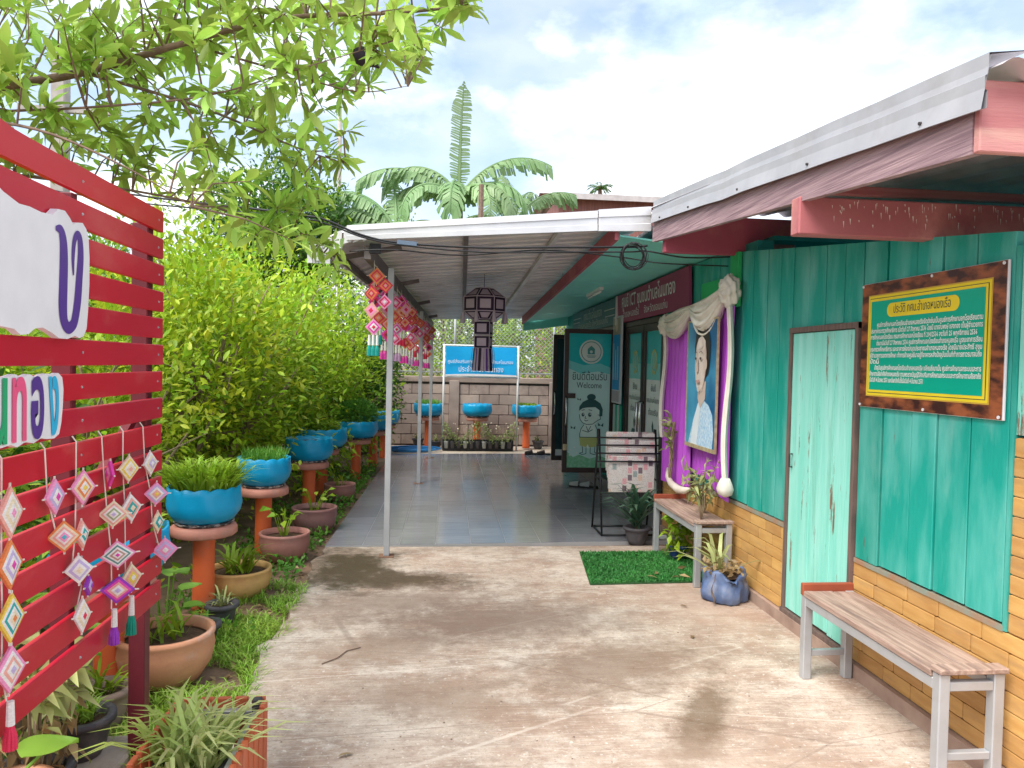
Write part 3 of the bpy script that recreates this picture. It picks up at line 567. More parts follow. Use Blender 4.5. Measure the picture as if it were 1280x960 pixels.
B.stroke('child_print', [[Cc(.40, 1.13), Cc(.44, 1.10), Cc(.49, 1.12)], [Cc(.33, 1.35), Cc(.40, 1.37)], [Cc(.50, 1.37), Cc(.58, 1.35)], [Cc(.43, 1.22), Cc(.415, 1.17), Cc(.45, 1.16)], [Cc(.28, 1.26), Cc(.30, 1.14), Cc(.36, 1.06), Cc(.46, 1.02), Cc(.60, 1.03), Cc(.72, 1.12)],
     [Cc(.40, 1.02), Cc(.33, .92), Cc(.30, .80), Cc(.30, .72)], [Cc(.66, 1.02), Cc(.72, .90), Cc(.72, .74)], [Cc(.45, .98), Cc(.50, .86), Cc(.56, .98)], [Cc(.36, .88), Cc(.50, .84), Cc(.60, .90)], [Cc(.72, 1.25), Cc(.78, 1.24), Cc(.79, 1.15), Cc(.72, 1.12)],
     [Cc(.37, .50), Cc(.38, .36), Cc(.30, .34), Cc(.36, .31), Cc(.46, .33), Cc(.46, .48)], [Cc(.56, .48), Cc(.56, .34), Cc(.66, .31), Cc(.72, .34), Cc(.66, .37), Cc(.67, .50)], [Cc(.30, .72), Cc(.72, .72)]], .008, M_line, 7)
for (bx, by, s_) in ((.14, .93, .06), (.80, 1.0, .07), (.27, 1.60, .045)):
    B.polys('butterfly_print', [[Cc(bx, by), Cc(bx - s_, by + s_), Cc(bx - s_ * .9, by - s_ * .2)], [Cc(bx, by), Cc(bx + s_ * .9, by + s_ * .9), Cc(bx + s_ * .8, by - s_ * .5)]], M_line, 5)
for fx_, fy_ in ((.10, .42), (.18, .48), (.24, .35), (.08, .30)): B.ell('flower_print', Cc(fx_, fy_), .022 * k, .022 * k, M_emb, 5, n=10)
MB().box((xa - .02, DY - .03, 1.20), (xa + .09, DY - .0235, 1.26)).build('lock_plate', M_brownframe, lf)
def pull(x, y, z, ddx, ddy, h=.36): return [(x, y, z), (x + ddx, y + ddy, z + .04), (x + ddx * 1.25, y + ddy * 1.25, z + h / 2), (x + ddx, y + ddy, z + h - .04), (x, y, z + h)]
M_chrome = mat('brushed steel', (.62, .62, .62), (.5, .5, .5), .25, metal=.9)
MB().tube(pull(1.625, DY - .024, .86, .0, -.05), .012, 8).build('handle', M_chrome, lf, smooth=True)
MB().tube([(1.62, DY - .03, .86), (1.615, DY - .06, .80), (1.62, DY - .05, .70), (1.635, DY - .03, .66)], .012, 6).build('chain', M_darksteel, lf)
MB().bbox((1.60, DY - .06, .56), (1.65, DY - .03, .64), .008).build('padlock', M_gold, lf)
# far open leaf, clear glass
lf2 = leaf_frame((1.76, 10.82), (1, 0), .47, .20, 2.05, .045, 'door_leaf'); lf2['label'] = 'open dark glass door leaf behind the printed one'
MB().box((1.816, 10.812, .262), (2.174, 10.828, 1.994)).build('glass_panel', M_glass, lf2)
MB().tube(pull(1.785, 10.796, .86, 0, -.05), .012, 8).build('handle', M_chrome, lf2, smooth=True)
MB().box((1.82, 10.808, .27), (2.17, 10.811, .36)).build('sticker_band', flat('white strip', (.6, .62, .62)), lf2)
# closed pair in the wall plane
for (ya, txt, tail) in ((7.76, 'ยิน', 'ต้อนรับ'), (7.06, 'ยินดี', 'ต้อนรับ')):
    l3 = leaf_frame((2.255, ya), (0, 1), .68, .21, 2.05, .05, 'door_leaf', .075); l3['label'] = 'closed glass door leaf printed teal over white'
    MB().box((2.249, ya + .076, .292), (2.261, ya + .604, 1.974)).build('glass_panel', flat('printed glass white', (.72, .78, .78), .15), l3)
    B = Board((2.2485, ya + .604, .292), (0, -1, 0), (0, 0, 1), l3); wd, ht = .528, 1.682
    B.poly('print_band', [(0, ht), (0, ht * .70), (wd, ht * .70), (wd, ht)], M_glassmid, 1); B.poly('print_band', [(0, ht), (0, ht * .80), (wd, ht * .80), (wd, ht)], M_glassteal, 2)
    B.ell('emblem', (wd / 2, ht * .81), .11, .13, M_pant, 3); B.ell('emblem', (wd / 2, ht * .81), .08, .10, M_glassmid, 4); B.poly('emblem', [(wd / 2 - .03, ht * .77), (wd / 2 + .03, ht * .77), (wd / 2, ht * .87)], M_pant, 5)
    B.text('lettering', txt, wd * .35, ht * .63, wd * .3, .10, M_dark, 3); B.text('lettering', 'กศน.ตำบลโนนทอง', wd * .06, ht * .56, wd * .88, .075, M_dark, 3); B.text('lettering', tail, wd * .2, ht * .485, wd * .6, .085, M_dark, 3)
    B.poly('figure_print', [(wd * .5, .62), (wd * .56, .70), (wd * .5, .76), (wd * .44, .70)], M_line, 3); B.poly('figure_print', [(wd * .22, .42), (wd * .78, .42), (wd * .82, .52), (wd * .66, .62), (wd * .36, .62), (wd * .2, .52)], M_line, 3)
    B.poly('figure_print', [(wd * .3, .1), (wd * .72, .1), (wd * .78, .40), (wd * .24, .40)], M_skin2, 3)
    yh = ya + .05 if ya > 7.5 else ya + .63
    MB().tube([(2.23, yh, .80), (2.19, yh, .80), (2.19, yh, 1.22), (2.23, yh, 1.22)], .016, 8).build('handle', M_chrome, l3, smooth=True)
fr = MB(); fr.box((2.225, 7.005, .15), (2.279, 7.055, 2.10)); fr.box((2.225, 8.445, .15), (2.279, 8.50, 2.10)); fr.box((2.223, 7.005, 2.055), (2.279, 8.50, 2.105)); fr.box((2.224, 10.80, .15), (2.279, 10.85, 2.10)); fr.box((2.224, 8.95, .15), (2.279, 8.975, 2.10)); fr.box((2.223, 8.95, 2.055), (2.279, 10.85, 2.105))
fr.build('door_frame', M_brownframe, house)
MB().box((2.19, 6.98, .01), (2.27, 10.9, .17)).build('door_step', mat('step tile', (.16, .155, .17), (.12, .12, .13), .3), house)

# ================================================================== CANOPY
can = thing('porch_canopy', 'lean-to canopy of grey metal sheets on thin steel posts over the tiles', 'canopy', (-.35, 6.15, 0))
CFL, CFR, CBL, CBR = Vector((-.67, 5.62, 2.495)), Vector((1.70, 5.62, 2.735)), Vector((-.16, 12.75, 2.275)), Vector((1.60, 12.75, 2.345))
def cp(u, v): return CFL.lerp(CFR, u).lerp(CBL.lerp(CBR, u), v)
def ribz(s):   # trapezoid rib, s in metres along the eave
    f = (s % .19) / .19; return .046 * (0 if f < .62 else (f - .62) / .08 if f < .70 else 1 if f < .90 else (1 - f) / .10)
LY = 7.13; NSH = 9
for k in range(NSH):
    s0, s1 = k * LY / NSH, (k + 1) * LY / NSH + .03; samples = []
    st = sorted(set([s0, min(s1, LY)] + [j * .19 + o for j in range(int(s0 / .19) - 1, int(s1 / .19) + 2) for o in (.1178, .133, .171, .1899) if s0 < j * .19 + o < min(s1, LY)]))
    mb = MB(); us = (-.095, -.06, -.02, 0, .35, .7, 1.0); dz = {-.095: -.085, -.06: -.04, -.02: -.006}
    for s in st:
        for u in us:
            p = cp(u, s / LY); mb.v.append((p.x, p.y, p.z + ribz(s) + dz.get(u, 0) + .05 + (k % 2) * .002))
    nu = len(us)
    for j in range(len(st) - 1):
        for i in range(nu - 1): mb.f.append((j * nu + i, j * nu + i + 1, (j + 1) * nu + i + 1, (j + 1) * nu + i)); mb.mi.append(0)
    mb.build('roof_sheet', M_sheet, can)
# front flashing: two creased strips meeting near the house
def flash(u0, u1, y, h0, h1, name, zt=.06):
    a, b = cp(u0, 0), cp(u1, 0); mb = MB(); mb2 = []
    secs = [(0, 0), (-.012, .012), (-.012, .30), (-.004, .33), (-.004, .62), (-.012, .65), (-.006, 1.0)]
    for p, h in ((a, h0), (b, h1)):
        z = p.z + zt; row = [(p.x, y + q, z - h + k * (h + .035)) for q, k in secs] + [(p.x, y + .22, z + .05), (p.x, y + .22, z + .046), (p.x, y + .006, z + .028), (p.x, y + .006, z - h)]
        mb2.append(row)
    n = len(mb2[0]); mb.add(mb2[0] + mb2[1], [(k, (k + 1) % n, n + (k + 1) % n, n + k) for k in range(n)] + [tuple(range(n))[::-1], tuple(n + k for k in range(n))])
    return mb.build(name, M_metal, can)
flash(.01, .80, 5.60, .075, .12, 'front_flashing'); flash(.803, .975, 5.592, .13, .155, 'front_flashing', .066)
mb = MB()
for k in range(4): x = -.93 + k * .042; mb.hexa([(x, 5.61, 2.31), (x + .038, 5.605 + .006 * (k % 2), 2.31), (x + .038, 5.62, 2.31), (x, 5.625, 2.31), (x, 5.61, 2.44), (x + .038, 5.605 + .006 * (k % 2), 2.445), (x + .038, 5.62, 2.445), (x, 5.625, 2.44)])
mb.build('end_strip', M_metal, can)
mb = MB()
for k in range(6):
    a = cp(-.09 + k * .03, 0); z = a.z + .05 - max(0, (3 - k)) * .032
    mb.hexa([(a.x, 5.60, z - .10 + k * .004), (a.x + .055, 5.596, z - .10 + k * .01), (a.x + .055, 5.606, z - .10 + k * .01), (a.x, 5.61, z - .10 + k * .004), (a.x, 5.60, z + .03), (a.x + .06, 5.596, z + .05), (a.x + .06, 5.606, z + .05), (a.x, 5.61, z + .03)])
mb.build('corner_flashing', M_metal, can)
def beam(name, p0, p1, w_, h_, m=M_darksteel): return MB().bar(p0, p1, w_, h_).build(name, m, can)
M_c = mat('canopy steel', (.20, .17, .165), (.14, .12, .12), .6, metal=.2)
beam('eave_beam', (-.50, 5.66, 2.41), (-.02, 12.72, 2.235), .05, .10, M_c)
for u in (.38, .70): a, b = cp(u, .005), cp(u, .995); beam('purlin', a + V(0, 0, .022), b + V(0, 0, .022), .04, .04, M_sheet if u > .5 else M_c)
a, b = cp(-.055, .004), cp(-.055, .996); beam('gutter_angle', a + V(0, 0, -.035), b + V(0, 0, -.035), .03, .06, M_c)
for v in (.06, .32, .58, .84): a, b = cp(-.05, v), cp(.16, v); MB().bar(a + V(0, 0, -.06), b + V(0, 0, .0), .03, .04).build('bracket', M_c, can)
MB().bbox((-.485, 5.635, 2.40), (-.40, 5.655, 2.475), .002).build('beam_end', M_black, can)
for x, y, t in ((-.349, 6.15, 2.36), (-.158, 9.80, 2.265), (-.023, 12.43, 2.20)):
    pp = MB().bbox((x - .024, y - .024, .006), (x + .024, y + .024, t), .004).build('post', M_steel, can)
    MB().bbox((x - .06, y - .06, .0 if y < 6.4 else .0102), (x + .06, y + .06, .0058 if y < 6.4 else .014), .001).build('base_plate', mat('rusty plate', (.25, .13, .08), (.16, .09, .06), .8), pp)

# ================================================================== SIGNS AND HANGINGS ON THE HOUSE
M_framewood = mat('dark striped frame wood', (.34, .10, .04), (.05, .014, .014), .4, scale=4, stretch=(1, 2, 5), lo=.40, hi=.60, detail=8)
hs = thing('history_sign', 'green Thai history signboard with yellow border in dark wood print frame on plank wall', 'sign', (2.225, 3.18, 1.42))
ya, yb, za, zb = 2.69, 3.68, 1.42, 2.052
MB().bbox((2.226, ya, za), (2.236, yb, zb), .002).build('backing_board', M_white, hs)
B = Board((2.2255, yb, za), (0, -1, 0), (0, 0, 1), hs); wd, ht = yb - ya, zb - za
def rc(x0, y0, x1, y1): return [(x0, y0), (x1, y0), (x1, y1), (x0, y1)]
B.poly('frame_print', rc(.002, .002, wd - .006, ht - .002), M_framewood, 1)
B.poly('border_print', rc(.06, .058, wd - .075, ht - .062), M_amber, 2); B.poly('border_print', rc(.066, .064, wd - .081, ht - .068), M_yellow, 3)
B.poly('border_print', rc(.078, .076, wd - .093, ht - .08), M_dark, 4); B.poly('border_print', rc(.081, .079, wd - .096, ht - .083), M_yellow, 5)
M_sg = mat('sign green', (.0, .44, .30), (.0, .41, .28), .32, scale=1.5)
B.poly('panel_print', rc(.094, .092, wd - .109, ht - .096), M_sg, 6)
tw0, tw1, th = .26, .70, .068; tc_ = ht - .147
B.poly('title_plate', [(tw0 + .034 * math.cos(rad(90 + 180 * i / 8)), tc_ + th / 2 * math.sin(rad(90 + 180 * i / 8))) for i in range(9)] + [(tw1 + .034 * math.cos(rad(-90 + 180 * i / 8)), tc_ + th / 2 * math.sin(rad(-90 + 180 * i / 8))) for i in range(9)], M_yellow, 7)
B.text('lettering', 'ประวัติ กศน.อำเภอหนองเรือ', tw0 + .02, tc_ - .016, tw1 - tw0 - .04, .058, M_dark, 8)
lines = [('ศูนย์การศึกษานอกโรงเรียนอำเภอหนองเรือจัดตั้งขึ้นเป็นศูนย์การศึกษานอกโรงเรียนตาม', .15, .0), ('ประกาศกระทรวงศึกษาธิการ เมื่อวันที่ 27 สิงหาคม 2536 โดยมี นายสมพงษ์ แสงทอง เป็นผู้อำนวยการ', .10, 0),
         ('การศึกษานอกโรงเรียน กรมการศึกษานอกโรงเรียน ที่ 200/2536 ลงวันที่ 25 พฤศจิกายน 2536', .10, .03), ('ต่อมาเมื่อวันที่ 27 สิงหาคม 2536 ศูนย์การศึกษานอกโรงเรียนอำเภอหนองเรือ บูรณะอาคารเรียน', .15, 0),
         ('กระทรวงศึกษาธิการ และอาคารห้องสมุดประชาชนอำเภอหนองเรือ โดยมีนายประสิทธิ์ สุขุม', .10, 0), ('ผู้อำนวยการเขตการศึกษา ทำการย้ายศูนย์มาอยู่ที่อาคารหลังปัจจุบันเป็นที่ทำการถาวรมาจนถึง', .10, 0), ('บัดนี้', .10, .70),
         ('ปัจจุบันศูนย์การศึกษานอกโรงเรียนอำเภอหนองเรือ เปลี่ยนชื่อมาเป็น ศูนย์การศึกษานอกระบบและการ', .14, 0), ('ศึกษาตามอัธยาศัยอำเภอหนองเรือ ตามพระราชบัญญัติส่งเสริมการศึกษานอกระบบและการศึกษาตามอัธยาศัย', .10, 0), ('เมื่อวันที่ 4 มีนาคม 2551 และมีผลบังคับใช้เมื่อวันที่ 4 มีนาคม 2551', .10, .36)]
M_prt = flat('pale print', (.92, .96, .93))
for k, (t_, x0, cut) in enumerate(lines): B.text('lettering', t_, x0, ht - .226 - k * .0305, wd - .115 - x0 - cut, .031, M_prt, 8, res=1, bold=.02)
for (a, b) in ((.012, .012), (wd - .02, .012), (.012, ht - .012), (wd - .02, ht - .012), (wd * .52, .014), (wd * .55, ht - .014)):
    MB().lathe((0, 0, 0), [(.008, 0), (.008, .002), (.004, .004)], 10, capt=True).mesh
    p = B.at(a, b, 2); MB().tube([p, p + V(-.004, 0, 0)], .007, 8).build('screw_cap', M_white, hs)

ict = thing('ict_sign', 'maroon signboard with white Thai lettering and ICT above the glass doors', 'sign', (2.22, 7.5, 2.1))
MB().hexa([(2.20, 6.26, 2.125), (2.225, 6.26, 2.125), (2.225, 8.75, 2.112), (2.20, 8.75, 2.112), (2.185, 6.26, 2.485), (2.21, 6.26, 2.485), (2.21, 8.75, 2.44), (2.185, 8.75, 2.44)]).build('board', M_signpurple, ict)
B = Board((2.1965, 8.75, 2.112), (0, -1, 0), (-.045, 0, 1), ict)
B.text('lettering', 'ศูนย์ ICT ชุมชนตำบลโนนทอง', .22, .175, 1.92, .19, M_print, 2, bold=.012); B.text('lettering', 'อำเภอหนองเรือ', .26, .055, .66, .105, M_print, 2); B.text('lettering', 'จังหวัดขอนแก่น', 1.12, .055, .78, .105, M_print, 2)
dsn = thing('dark_sign', 'dark teal signboard with faded lettering between maroon sign and open doors', 'sign', (2.22, 10.2, 2.1))
MB().hexa([(2.20, 8.79, 2.11), (2.225, 8.79, 2.11), (2.225, 11.65, 2.09), (2.20, 11.65, 2.09), (2.19, 8.79, 2.432), (2.215, 8.79, 2.432), (2.215, 11.65, 2.405), (2.19, 11.65, 2.405)]).build('board', M_signteal, dsn)
MB().bbox((2.17, 8.765, 2.09), (2.20, 8.785, 2.44), .002).build('edge_strip', M_printdim, dsn)
B = Board((2.1965, 11.65, 2.09), (0, -1, 0), (-.03, 0, 1), dsn)
B.text('lettering', 'กศน.ตำบลโนนทอง', .9, .17, 1.15, .16, M_printdim, 2); B.text('lettering', 'อำเภอหนองเรือ จังหวัดขอนแก่น', .5, .06, 1.9, .11, M_printdim, 2); B.stroke('rule_line', [[(.1, .22), (.7, .22)], [(2.2, .22), (2.75, .22)], [(.1, .16), (.6, .16)], [(2.25, .14), (2.75, .14)]], .012, M_printdim, 2)

bn = thing('vertical_banner', 'narrow blue vertical banner board with pale lettering between the glass doors', 'banner', (2.2, 8.7, 1.15))
MB().bbox((2.185, 8.50, 1.16), (2.20, 8.93, 2.20), .002).build('board', flat('banner pale', (.55, .56, .60)), bn)
B = Board((2.1845, 8.93, 1.16), (0, -1, 0), (0, 0, 1), bn)
B.poly('picture_print', rc(.02, .16, .36, .82), flat('banner blue', (.02, .28, .62)), 1); B.poly('picture_print', rc(.02, .82, .36, 1.02), flat('banner top', (.40, .36, .30)), 1); B.poly('picture_print', rc(.02, .02, .36, .15), flat('banner base', (.35, .32, .36)), 1)
B.ell('figure_print', (.19, .93), .06, .08, flat('banner figure', (.62, .52, .42)), 2)
for k in range(6): B.polys('column_print', [rc(.06 + .05 * k, .28 + .03 * (k % 2), .082 + .05 * k, .72 - .04 * (k % 3))], M_cyan if k % 2 else M_print, 2 + k * .1)
gs = thing('green_panel_strips', 'green and white vertical strips standing below the blue vertical banner', 'panel', (2.2, 8.7, .2))
for k in range(4): MB().bbox((2.20, 8.52 + k * .10, .21), (2.215, 8.60 + k * .10, 1.14), .003).build('strip', (flat('strip green', (.02, .33, .20)), flat('strip pale', (.40, .48, .48)))[k % 2], gs)

# curtain, portrait, swag
cur = thing('purple_curtain', 'pleated purple satin curtain hung behind the framed portrait', 'curtain', (2.18, 6.1, .5))
def pleat(y0, y1, z0a, z0b, z1, n, amp, name, xo=2.20):
    def fn(u, v):
        z0 = z0a + (z0b - z0a) * u
        return (xo - amp * (.5 + .5 * math.sin(u * n * 2 * math.pi + .5 * math.sin(u * 9))) * (.55 + .45 * (1 - v)) - .01 * math.sin(u * 5 + v * 2), y0 + (y1 - y0) * u + .01 * math.sin(v * 4 + u * 20), z0 + (z1 - z0) * v + .012 * math.sin(u * n * 6.28) * (1 - v))
    MB().grid(fn, n * 10, 14).build(name, M_curtain, cur, smooth=True)
pleat(6.05, 6.85, .60, .53, 2.03, 7, .05, 'curtain_panel'); pleat(5.23, 5.58, .62, .68, 2.06, 4, .05, 'curtain_panel'); pleat(5.50, 6.16, .72, .72, 1.9, 8, .03, 'curtain_panel', 2.215)
sw = thing('white_swag', 'ivory cloth swag with gathered rosettes and long tails framing the curtain', 'swag', (2.15, 6.1, 2.0))
def swag(p0, p1, sag, rr_, name):
    mb = MB(); n = 24; p0, p1 = Vector(p0), Vector(p1)
    def fn(u, v):
        c = p0.lerp(p1, u); k = math.sin(math.pi * u); th = v * 2 * math.pi; R_ = .035 + rr_ * k
        return (c.x - .02 - R_ * .40 * math.cos(th) - .010 * math.sin(15 * th + u * 4) * (.4 + k) - .006 * math.sin(23 * th - u * 5), c.y, c.z - sag * k + R_ * math.sin(th) + .012 * math.cos(7 * th) * k)
    MB().grid(fn, n, 96).build(name, M_satin, sw, smooth=True)
swag((2.16, 6.75, 2.02), (2.16, 6.05, 2.09), .07, .085, 'swag_drape'); swag((2.16, 6.05, 2.09), (2.16, 5.28, 2.19), .13, .11, 'swag_drape')
def rosette(c, R_):
    def fn(u, v):
        th = u * 2 * math.pi; ph = v * math.pi; q = R_ * (1 + .09 * math.sin(5 * th + 4 * ph) + .08 * math.sin(3 * th - 9 * ph) + .05 * math.sin(13 * th + 7 * ph))
        return (c[0] - q * .6 * math.cos(ph) , c[1] + q * math.sin(ph) * math.cos(th), c[2] + q * math.sin(ph) * math.sin(th))
    MB().grid(fn, 48, 24).build('rosette', M_satin, sw, smooth=True)
rosette((2.15, 6.75, 1.99), .10); rosette((2.15, 5.27, 2.17), .115)
for (y, zb_) in ((6.76, .95), (5.235, .78)):
    MB().grid(lambda u, v: (2.15 - .022 * math.sin(u * 9.4 + .4) - .012 * math.sin(v * 7), y + (u - .5) * (.055 + .012 * math.sin(v * 5)) + .01 * math.sin(v * 6), zb_ + (2.08 - zb_) * v), 10, 20).build('tail', M_satin, sw, smooth=True)
mb = MB(); mb.lathe((2.15, 5.235, .66), [(.012, 0), (.05, .02), (.062, .06), (.05, .10), (.03, .14)], 14, fn=lambda th, i, r, z: (r * (1 + .1 * math.sin(5 * th)), z), capt=True); mb.build('tail_knot', M_satin, sw, smooth=True)
pt = thing('framed_portrait', 'tall framed portrait of a person in a pale blue jacket on the curtain', 'portrait', (2.14, 5.96, .97))
py0, py1, pz0, pz1 = 5.40, 6.04, .985, 1.975
MB().bbox((2.125, py0, pz0), (2.135, py1, pz1), .003).build('backing', M_oldwood, pt)
fr = MB(); fr.box((2.116, py0 - .012, pz0 - .03), (2.135, py1 + .012, pz0 - .001)); fr.box((2.116, py0 - .012, pz1 + .001), (2.135, py1 + .012, pz1 + .014)); fr.box((2.118, py0 - .012, pz0), (2.135, py0 - .001, pz1)); fr.box((2.118, py1 + .001, pz0), (2.135, py1 + .012, pz1)); fr.build('frame', M_gold, pt)
B = Board((2.1245, py1, pz0), (0, -1, 0), (0, 0, 1), pt); wd, ht = py1 - py0, pz1 - pz0
B.poly('backdrop_print', rc(0, 0, wd, ht), mat('portrait backdrop', (.008, .10, .24), (.06, .34, .55), .3, scale=1.4, lo=.40, hi=.62), 1)
M_jk = mat('portrait jacket', (.28, .50, .72), (.60, .72, .82), .4, scale=40); M_sk = flat('portrait skin', (.70, .60, .54), .35); M_sk2 = flat('portrait skin shade', (.58, .47, .41), .35); M_hair = flat('portrait hair', (.018, .013, .013), .35)
def e(u, v): return (u * wd, v * ht)
B.poly('jacket_print', [e(.10, 0), e(.92, 0), e(.95, .12), e(.90, .26), e(.78, .33), e(.60, .37), e(.45, .36), e(.28, .22), e(.18, .10)], M_jk, 2)
B.poly('shirt_print', [e(.18, 0), e(.40, 0), e(.46, .16), e(.52, .34), e(.42, .34), e(.28, .2)], flat('portrait shirt', (.66, .74, .80)), 3)
B.poly('neck_print', [e(.40, .38), e(.50, .30), e(.66, .38), e(.68, .52), e(.42, .50)], M_sk2, 4)
B.poly('hair_print', [e(.30, .70), e(.27, .80), e(.31, .90), e(.42, .965), e(.58, .975), e(.72, .93), e(.80, .83), e(.80, .70), e(.75, .58), e(.66, .55), e(.62, .80)], M_hair, 5)
B.poly('face_print', [e(.31, .74), e(.30, .62), e(.33, .52), e(.39, .44), e(.46, .415), e(.55, .44), e(.64, .52), e(.685, .62), e(.69, .74), e(.64, .84), e(.52, .885), e(.40, .86), e(.34, .81)], M_sk, 6)
for dx_, m_ in ((.0, (.66, .55, .49)), (.05, (.62, .505, .445)), (.09, (.57, .45, .39))):
    B.poly('cheek_print', [e(.545 + dx_, .45 + dx_ * .6), e(.64, .52), e(.685, .62), e(.69, .74), e(.645, .83), e(.60 + dx_ * .6, .80), e(.575 + dx_, .66)], flat('portrait tone %.2f' % dx_, m_, .35))
B.poly('brow_light_print', [e(.38, .78), e(.42, .84), e(.52, .855), e(.58, .80), e(.50, .775)], flat('portrait light', (.76, .67, .61), .35))
B.poly('chin_print', [e(.40, .455), e(.46, .425), e(.53, .45), e(.47, .475)], flat('portrait tone c', (.64, .53, .47), .35))
B.poly('hair_sheen_print', [e(.36, .90), e(.45, .945), e(.60, .95), e(.70, .905), e(.60, .925), e(.46, .925)], flat('portrait sheen', (.07, .06, .065), .35))
B.k = 14
B.ell('ear_print', e(.715, .655), .035 * wd, .045 * ht, M_sk2, 15)
B.poly('nose_print', [e(.41, .70), e(.375, .595), e(.41, .585), e(.45, .595), e(.435, .70)], flat('portrait tone n', (.63, .52, .46), .35), 15)
for ex in (.365, .53): B.ell('eye_print', e(ex, .70), .042 * wd, .011 * ht, flat('portrait eye', (.30, .24, .22)), 16, 12); B.ell('eye_print', e(ex, .70), .022 * wd, .010 * ht, M_hair, 17, 10)
B.stroke('brow_print', [[e(.315, .745), e(.36, .757), e(.41, .745)], [e(.48, .745), e(.54, .76), e(.60, .742)]], .006, flat('portrait brow', (.14, .10, .09)), 16)
B.poly('mouth_print', [e(.365, .515), e(.41, .528), e(.44, .523), e(.48, .530), e(.53, .515), e(.45, .498)], flat('portrait lips', (.50, .30, .27)), 16)

# fluorescent tube under the soffit
ft = thing('tube_light', 'white fluorescent tube batten fixed under the teal soffit', 'light', (1.85, 8.5, 2.45))
def sz(y): return 2.555 - (y - 5.62) * .0262
MB().bar((1.85, 8.15, sz(8.15) - .024), (1.85, 8.87, sz(8.87) - .024), .045, .035).build('batten', M_white, ft); MB().tube([(1.85, 8.18, sz(8.18) - .056), (1.85, 8.84, sz(8.84) - .056)], .013, 10).build('tube', flat('tube glass', (.85, .87, .88), .2), ft, smooth=True)

# ================================================================== CABLES
def cable(name, pts, r, label, n=30):
    P = [Vector(p) for p in pts]; outp = []
    for i in range(len(P) - 1):
        p0, p1, p2, p3 = P[max(i - 1, 0)], P[i], P[i + 1], P[min(i + 2, len(P) - 1)]
        for k in range(6):
            t = k / 6; outp.append(.5 * ((2 * p1) + (-p0 + p2) * t + (2 * p0 - 5 * p1 + 4 * p2 - p3) * t * t + (-p0 + 3 * p1 - 3 * p2 + p3) * t ** 3))
    outp.append(P[-1]); return tag(MB().tube(outp, r, 6).build(name, M_cable, smooth=True), label, 'cable', None)
cable('power_cable', [(-6.6, 8.6, 4.3), (-3.5, 6.9, 3.15), (-1.09, 5.45, 2.64), (-.80, 5.42, 2.60), (-.53, 5.42, 2.50), (-.25, 5.42, 2.452), (.32, 5.42, 2.44), (.91, 5.44, 2.468), (1.45, 5.50, 2.50), (1.60, 5.53, 2.52)], .008, 'thick black cable sagging across the canopy front from the trees')
cable('power_cable', [(-6.6, 8.6, 4.1), (-3.5, 6.85, 3.05), (-1.09, 5.43, 2.61), (-.78, 5.40, 2.565), (-.50, 5.40, 2.475), (-.2, 5.40, 2.43), (.35, 5.40, 2.405), (.91, 5.42, 2.43), (1.44, 5.48, 2.46), (1.6, 5.51, 2.475), (1.87, 5.45, 2.43), (2.2, 5.40, 2.44)], .006, 'thin black cable running under the thick one to the bright green post')
cable('power_cable', [(-.62, 5.57, 2.40), (-.3, 5.45, 2.405), (.2, 5.42, 2.38), (.8, 5.45, 2.445), (1.4, 5.5, 2.42), (1.7, 5.48, 2.385), (2.2, 5.43, 2.375)], .005, 'black cable looping from the canopy corner to the house wall')
tag(MB().bar((-.27, 5.41, 2.455), (-.13, 5.41, 2.445), .035, .03).build('cable_joint', flat('blue grey tape', (.12, .17, .25))), 'blue grey taped joint on the thick black cable', 'cable joint')
mb = MB()
for k in range(7):
    R_ = .085 + random.uniform(-.018, .02); ph = random.uniform(0, 6); c = (1.49 + random.uniform(-.015, .02), 5.50 + random.uniform(-.015, .015), 2.425 + random.uniform(-.012, .012))
    mb.tube([(c[0] + R_ * math.cos(a), c[1] + .02 * math.sin(a * 2 + ph), c[2] + R_ * 1.05 * math.sin(a)) for a in [ph + 2 * math.pi * i / 22 * 1.02 for i in range(23)]], .004, 5)
stuff(tag(mb.build('cable_coil', M_cable, smooth=True), 'coil of spare black cable hanging at the soffit corner', 'cable coil'))

# ================================================================== BENCHES
def bench(label, x0, x1, y0, y1, zt, red):
    b = thing('bench', label, 'bench', (x0, y0, 0), 'benches along the house wall'); L_ = .045
    for (x, y) in ((x0, y0), (x1 - L_, y0), (x0, y1 - L_), (x1 - L_, y1 - L_)):
        MB().bbox((x, y, 0), (x + L_, y + L_, zt - .002), .004).build('leg', M_steel, b)
    for x in (x0 + .002, x1 - L_ + .002): MB().bbox((x, y0 + L_, zt - .075), (x + .041, y1 - L_, zt - .03), .003).build('rail', M_steel, b)
    for y in (y0 + .004, y1 - L_ + .004):
        MB().bbox((x0 + L_, y, zt - .07), (x1 - L_, y + .035, zt - .035), .003).build('cross_rail', M_steel, b); MB().bbox((x0 + L_, y + .005, .12), (x1 - L_, y + .035, .15), .003).build('stretcher', M_steel, b)
    mid = (x0 + x1) / 2 + .02
    MB().bbox((x0 - .004, y0 + .05, zt - .029), (mid - .003, y1 - .03, zt - .001), .004).build('seat_plank', M_benchwood, b); MB().bbox((mid + .003, y0 + .05, zt - .029), (x1 + .002, y1 - .03, zt - .004), .004).build('seat_plank', M_benchwood, b)
    MB().bbox((x0 - .006, y0 - .012, zt - .0015), (x1 + .008, y0 + .052, zt + .02), .004).build('end_board', M_benchwood, b)
    MB().bbox((x0 - .004, y1 - .028, zt - .028), (x1 + .004, y1 + .002, zt + .035), .004).build('end_board', M_redwood if red else M_oldwood, b)
bench('grey steel bench with worn plank seat under the green signboard', 1.935, 2.205, 2.60, 3.67, .46, True)
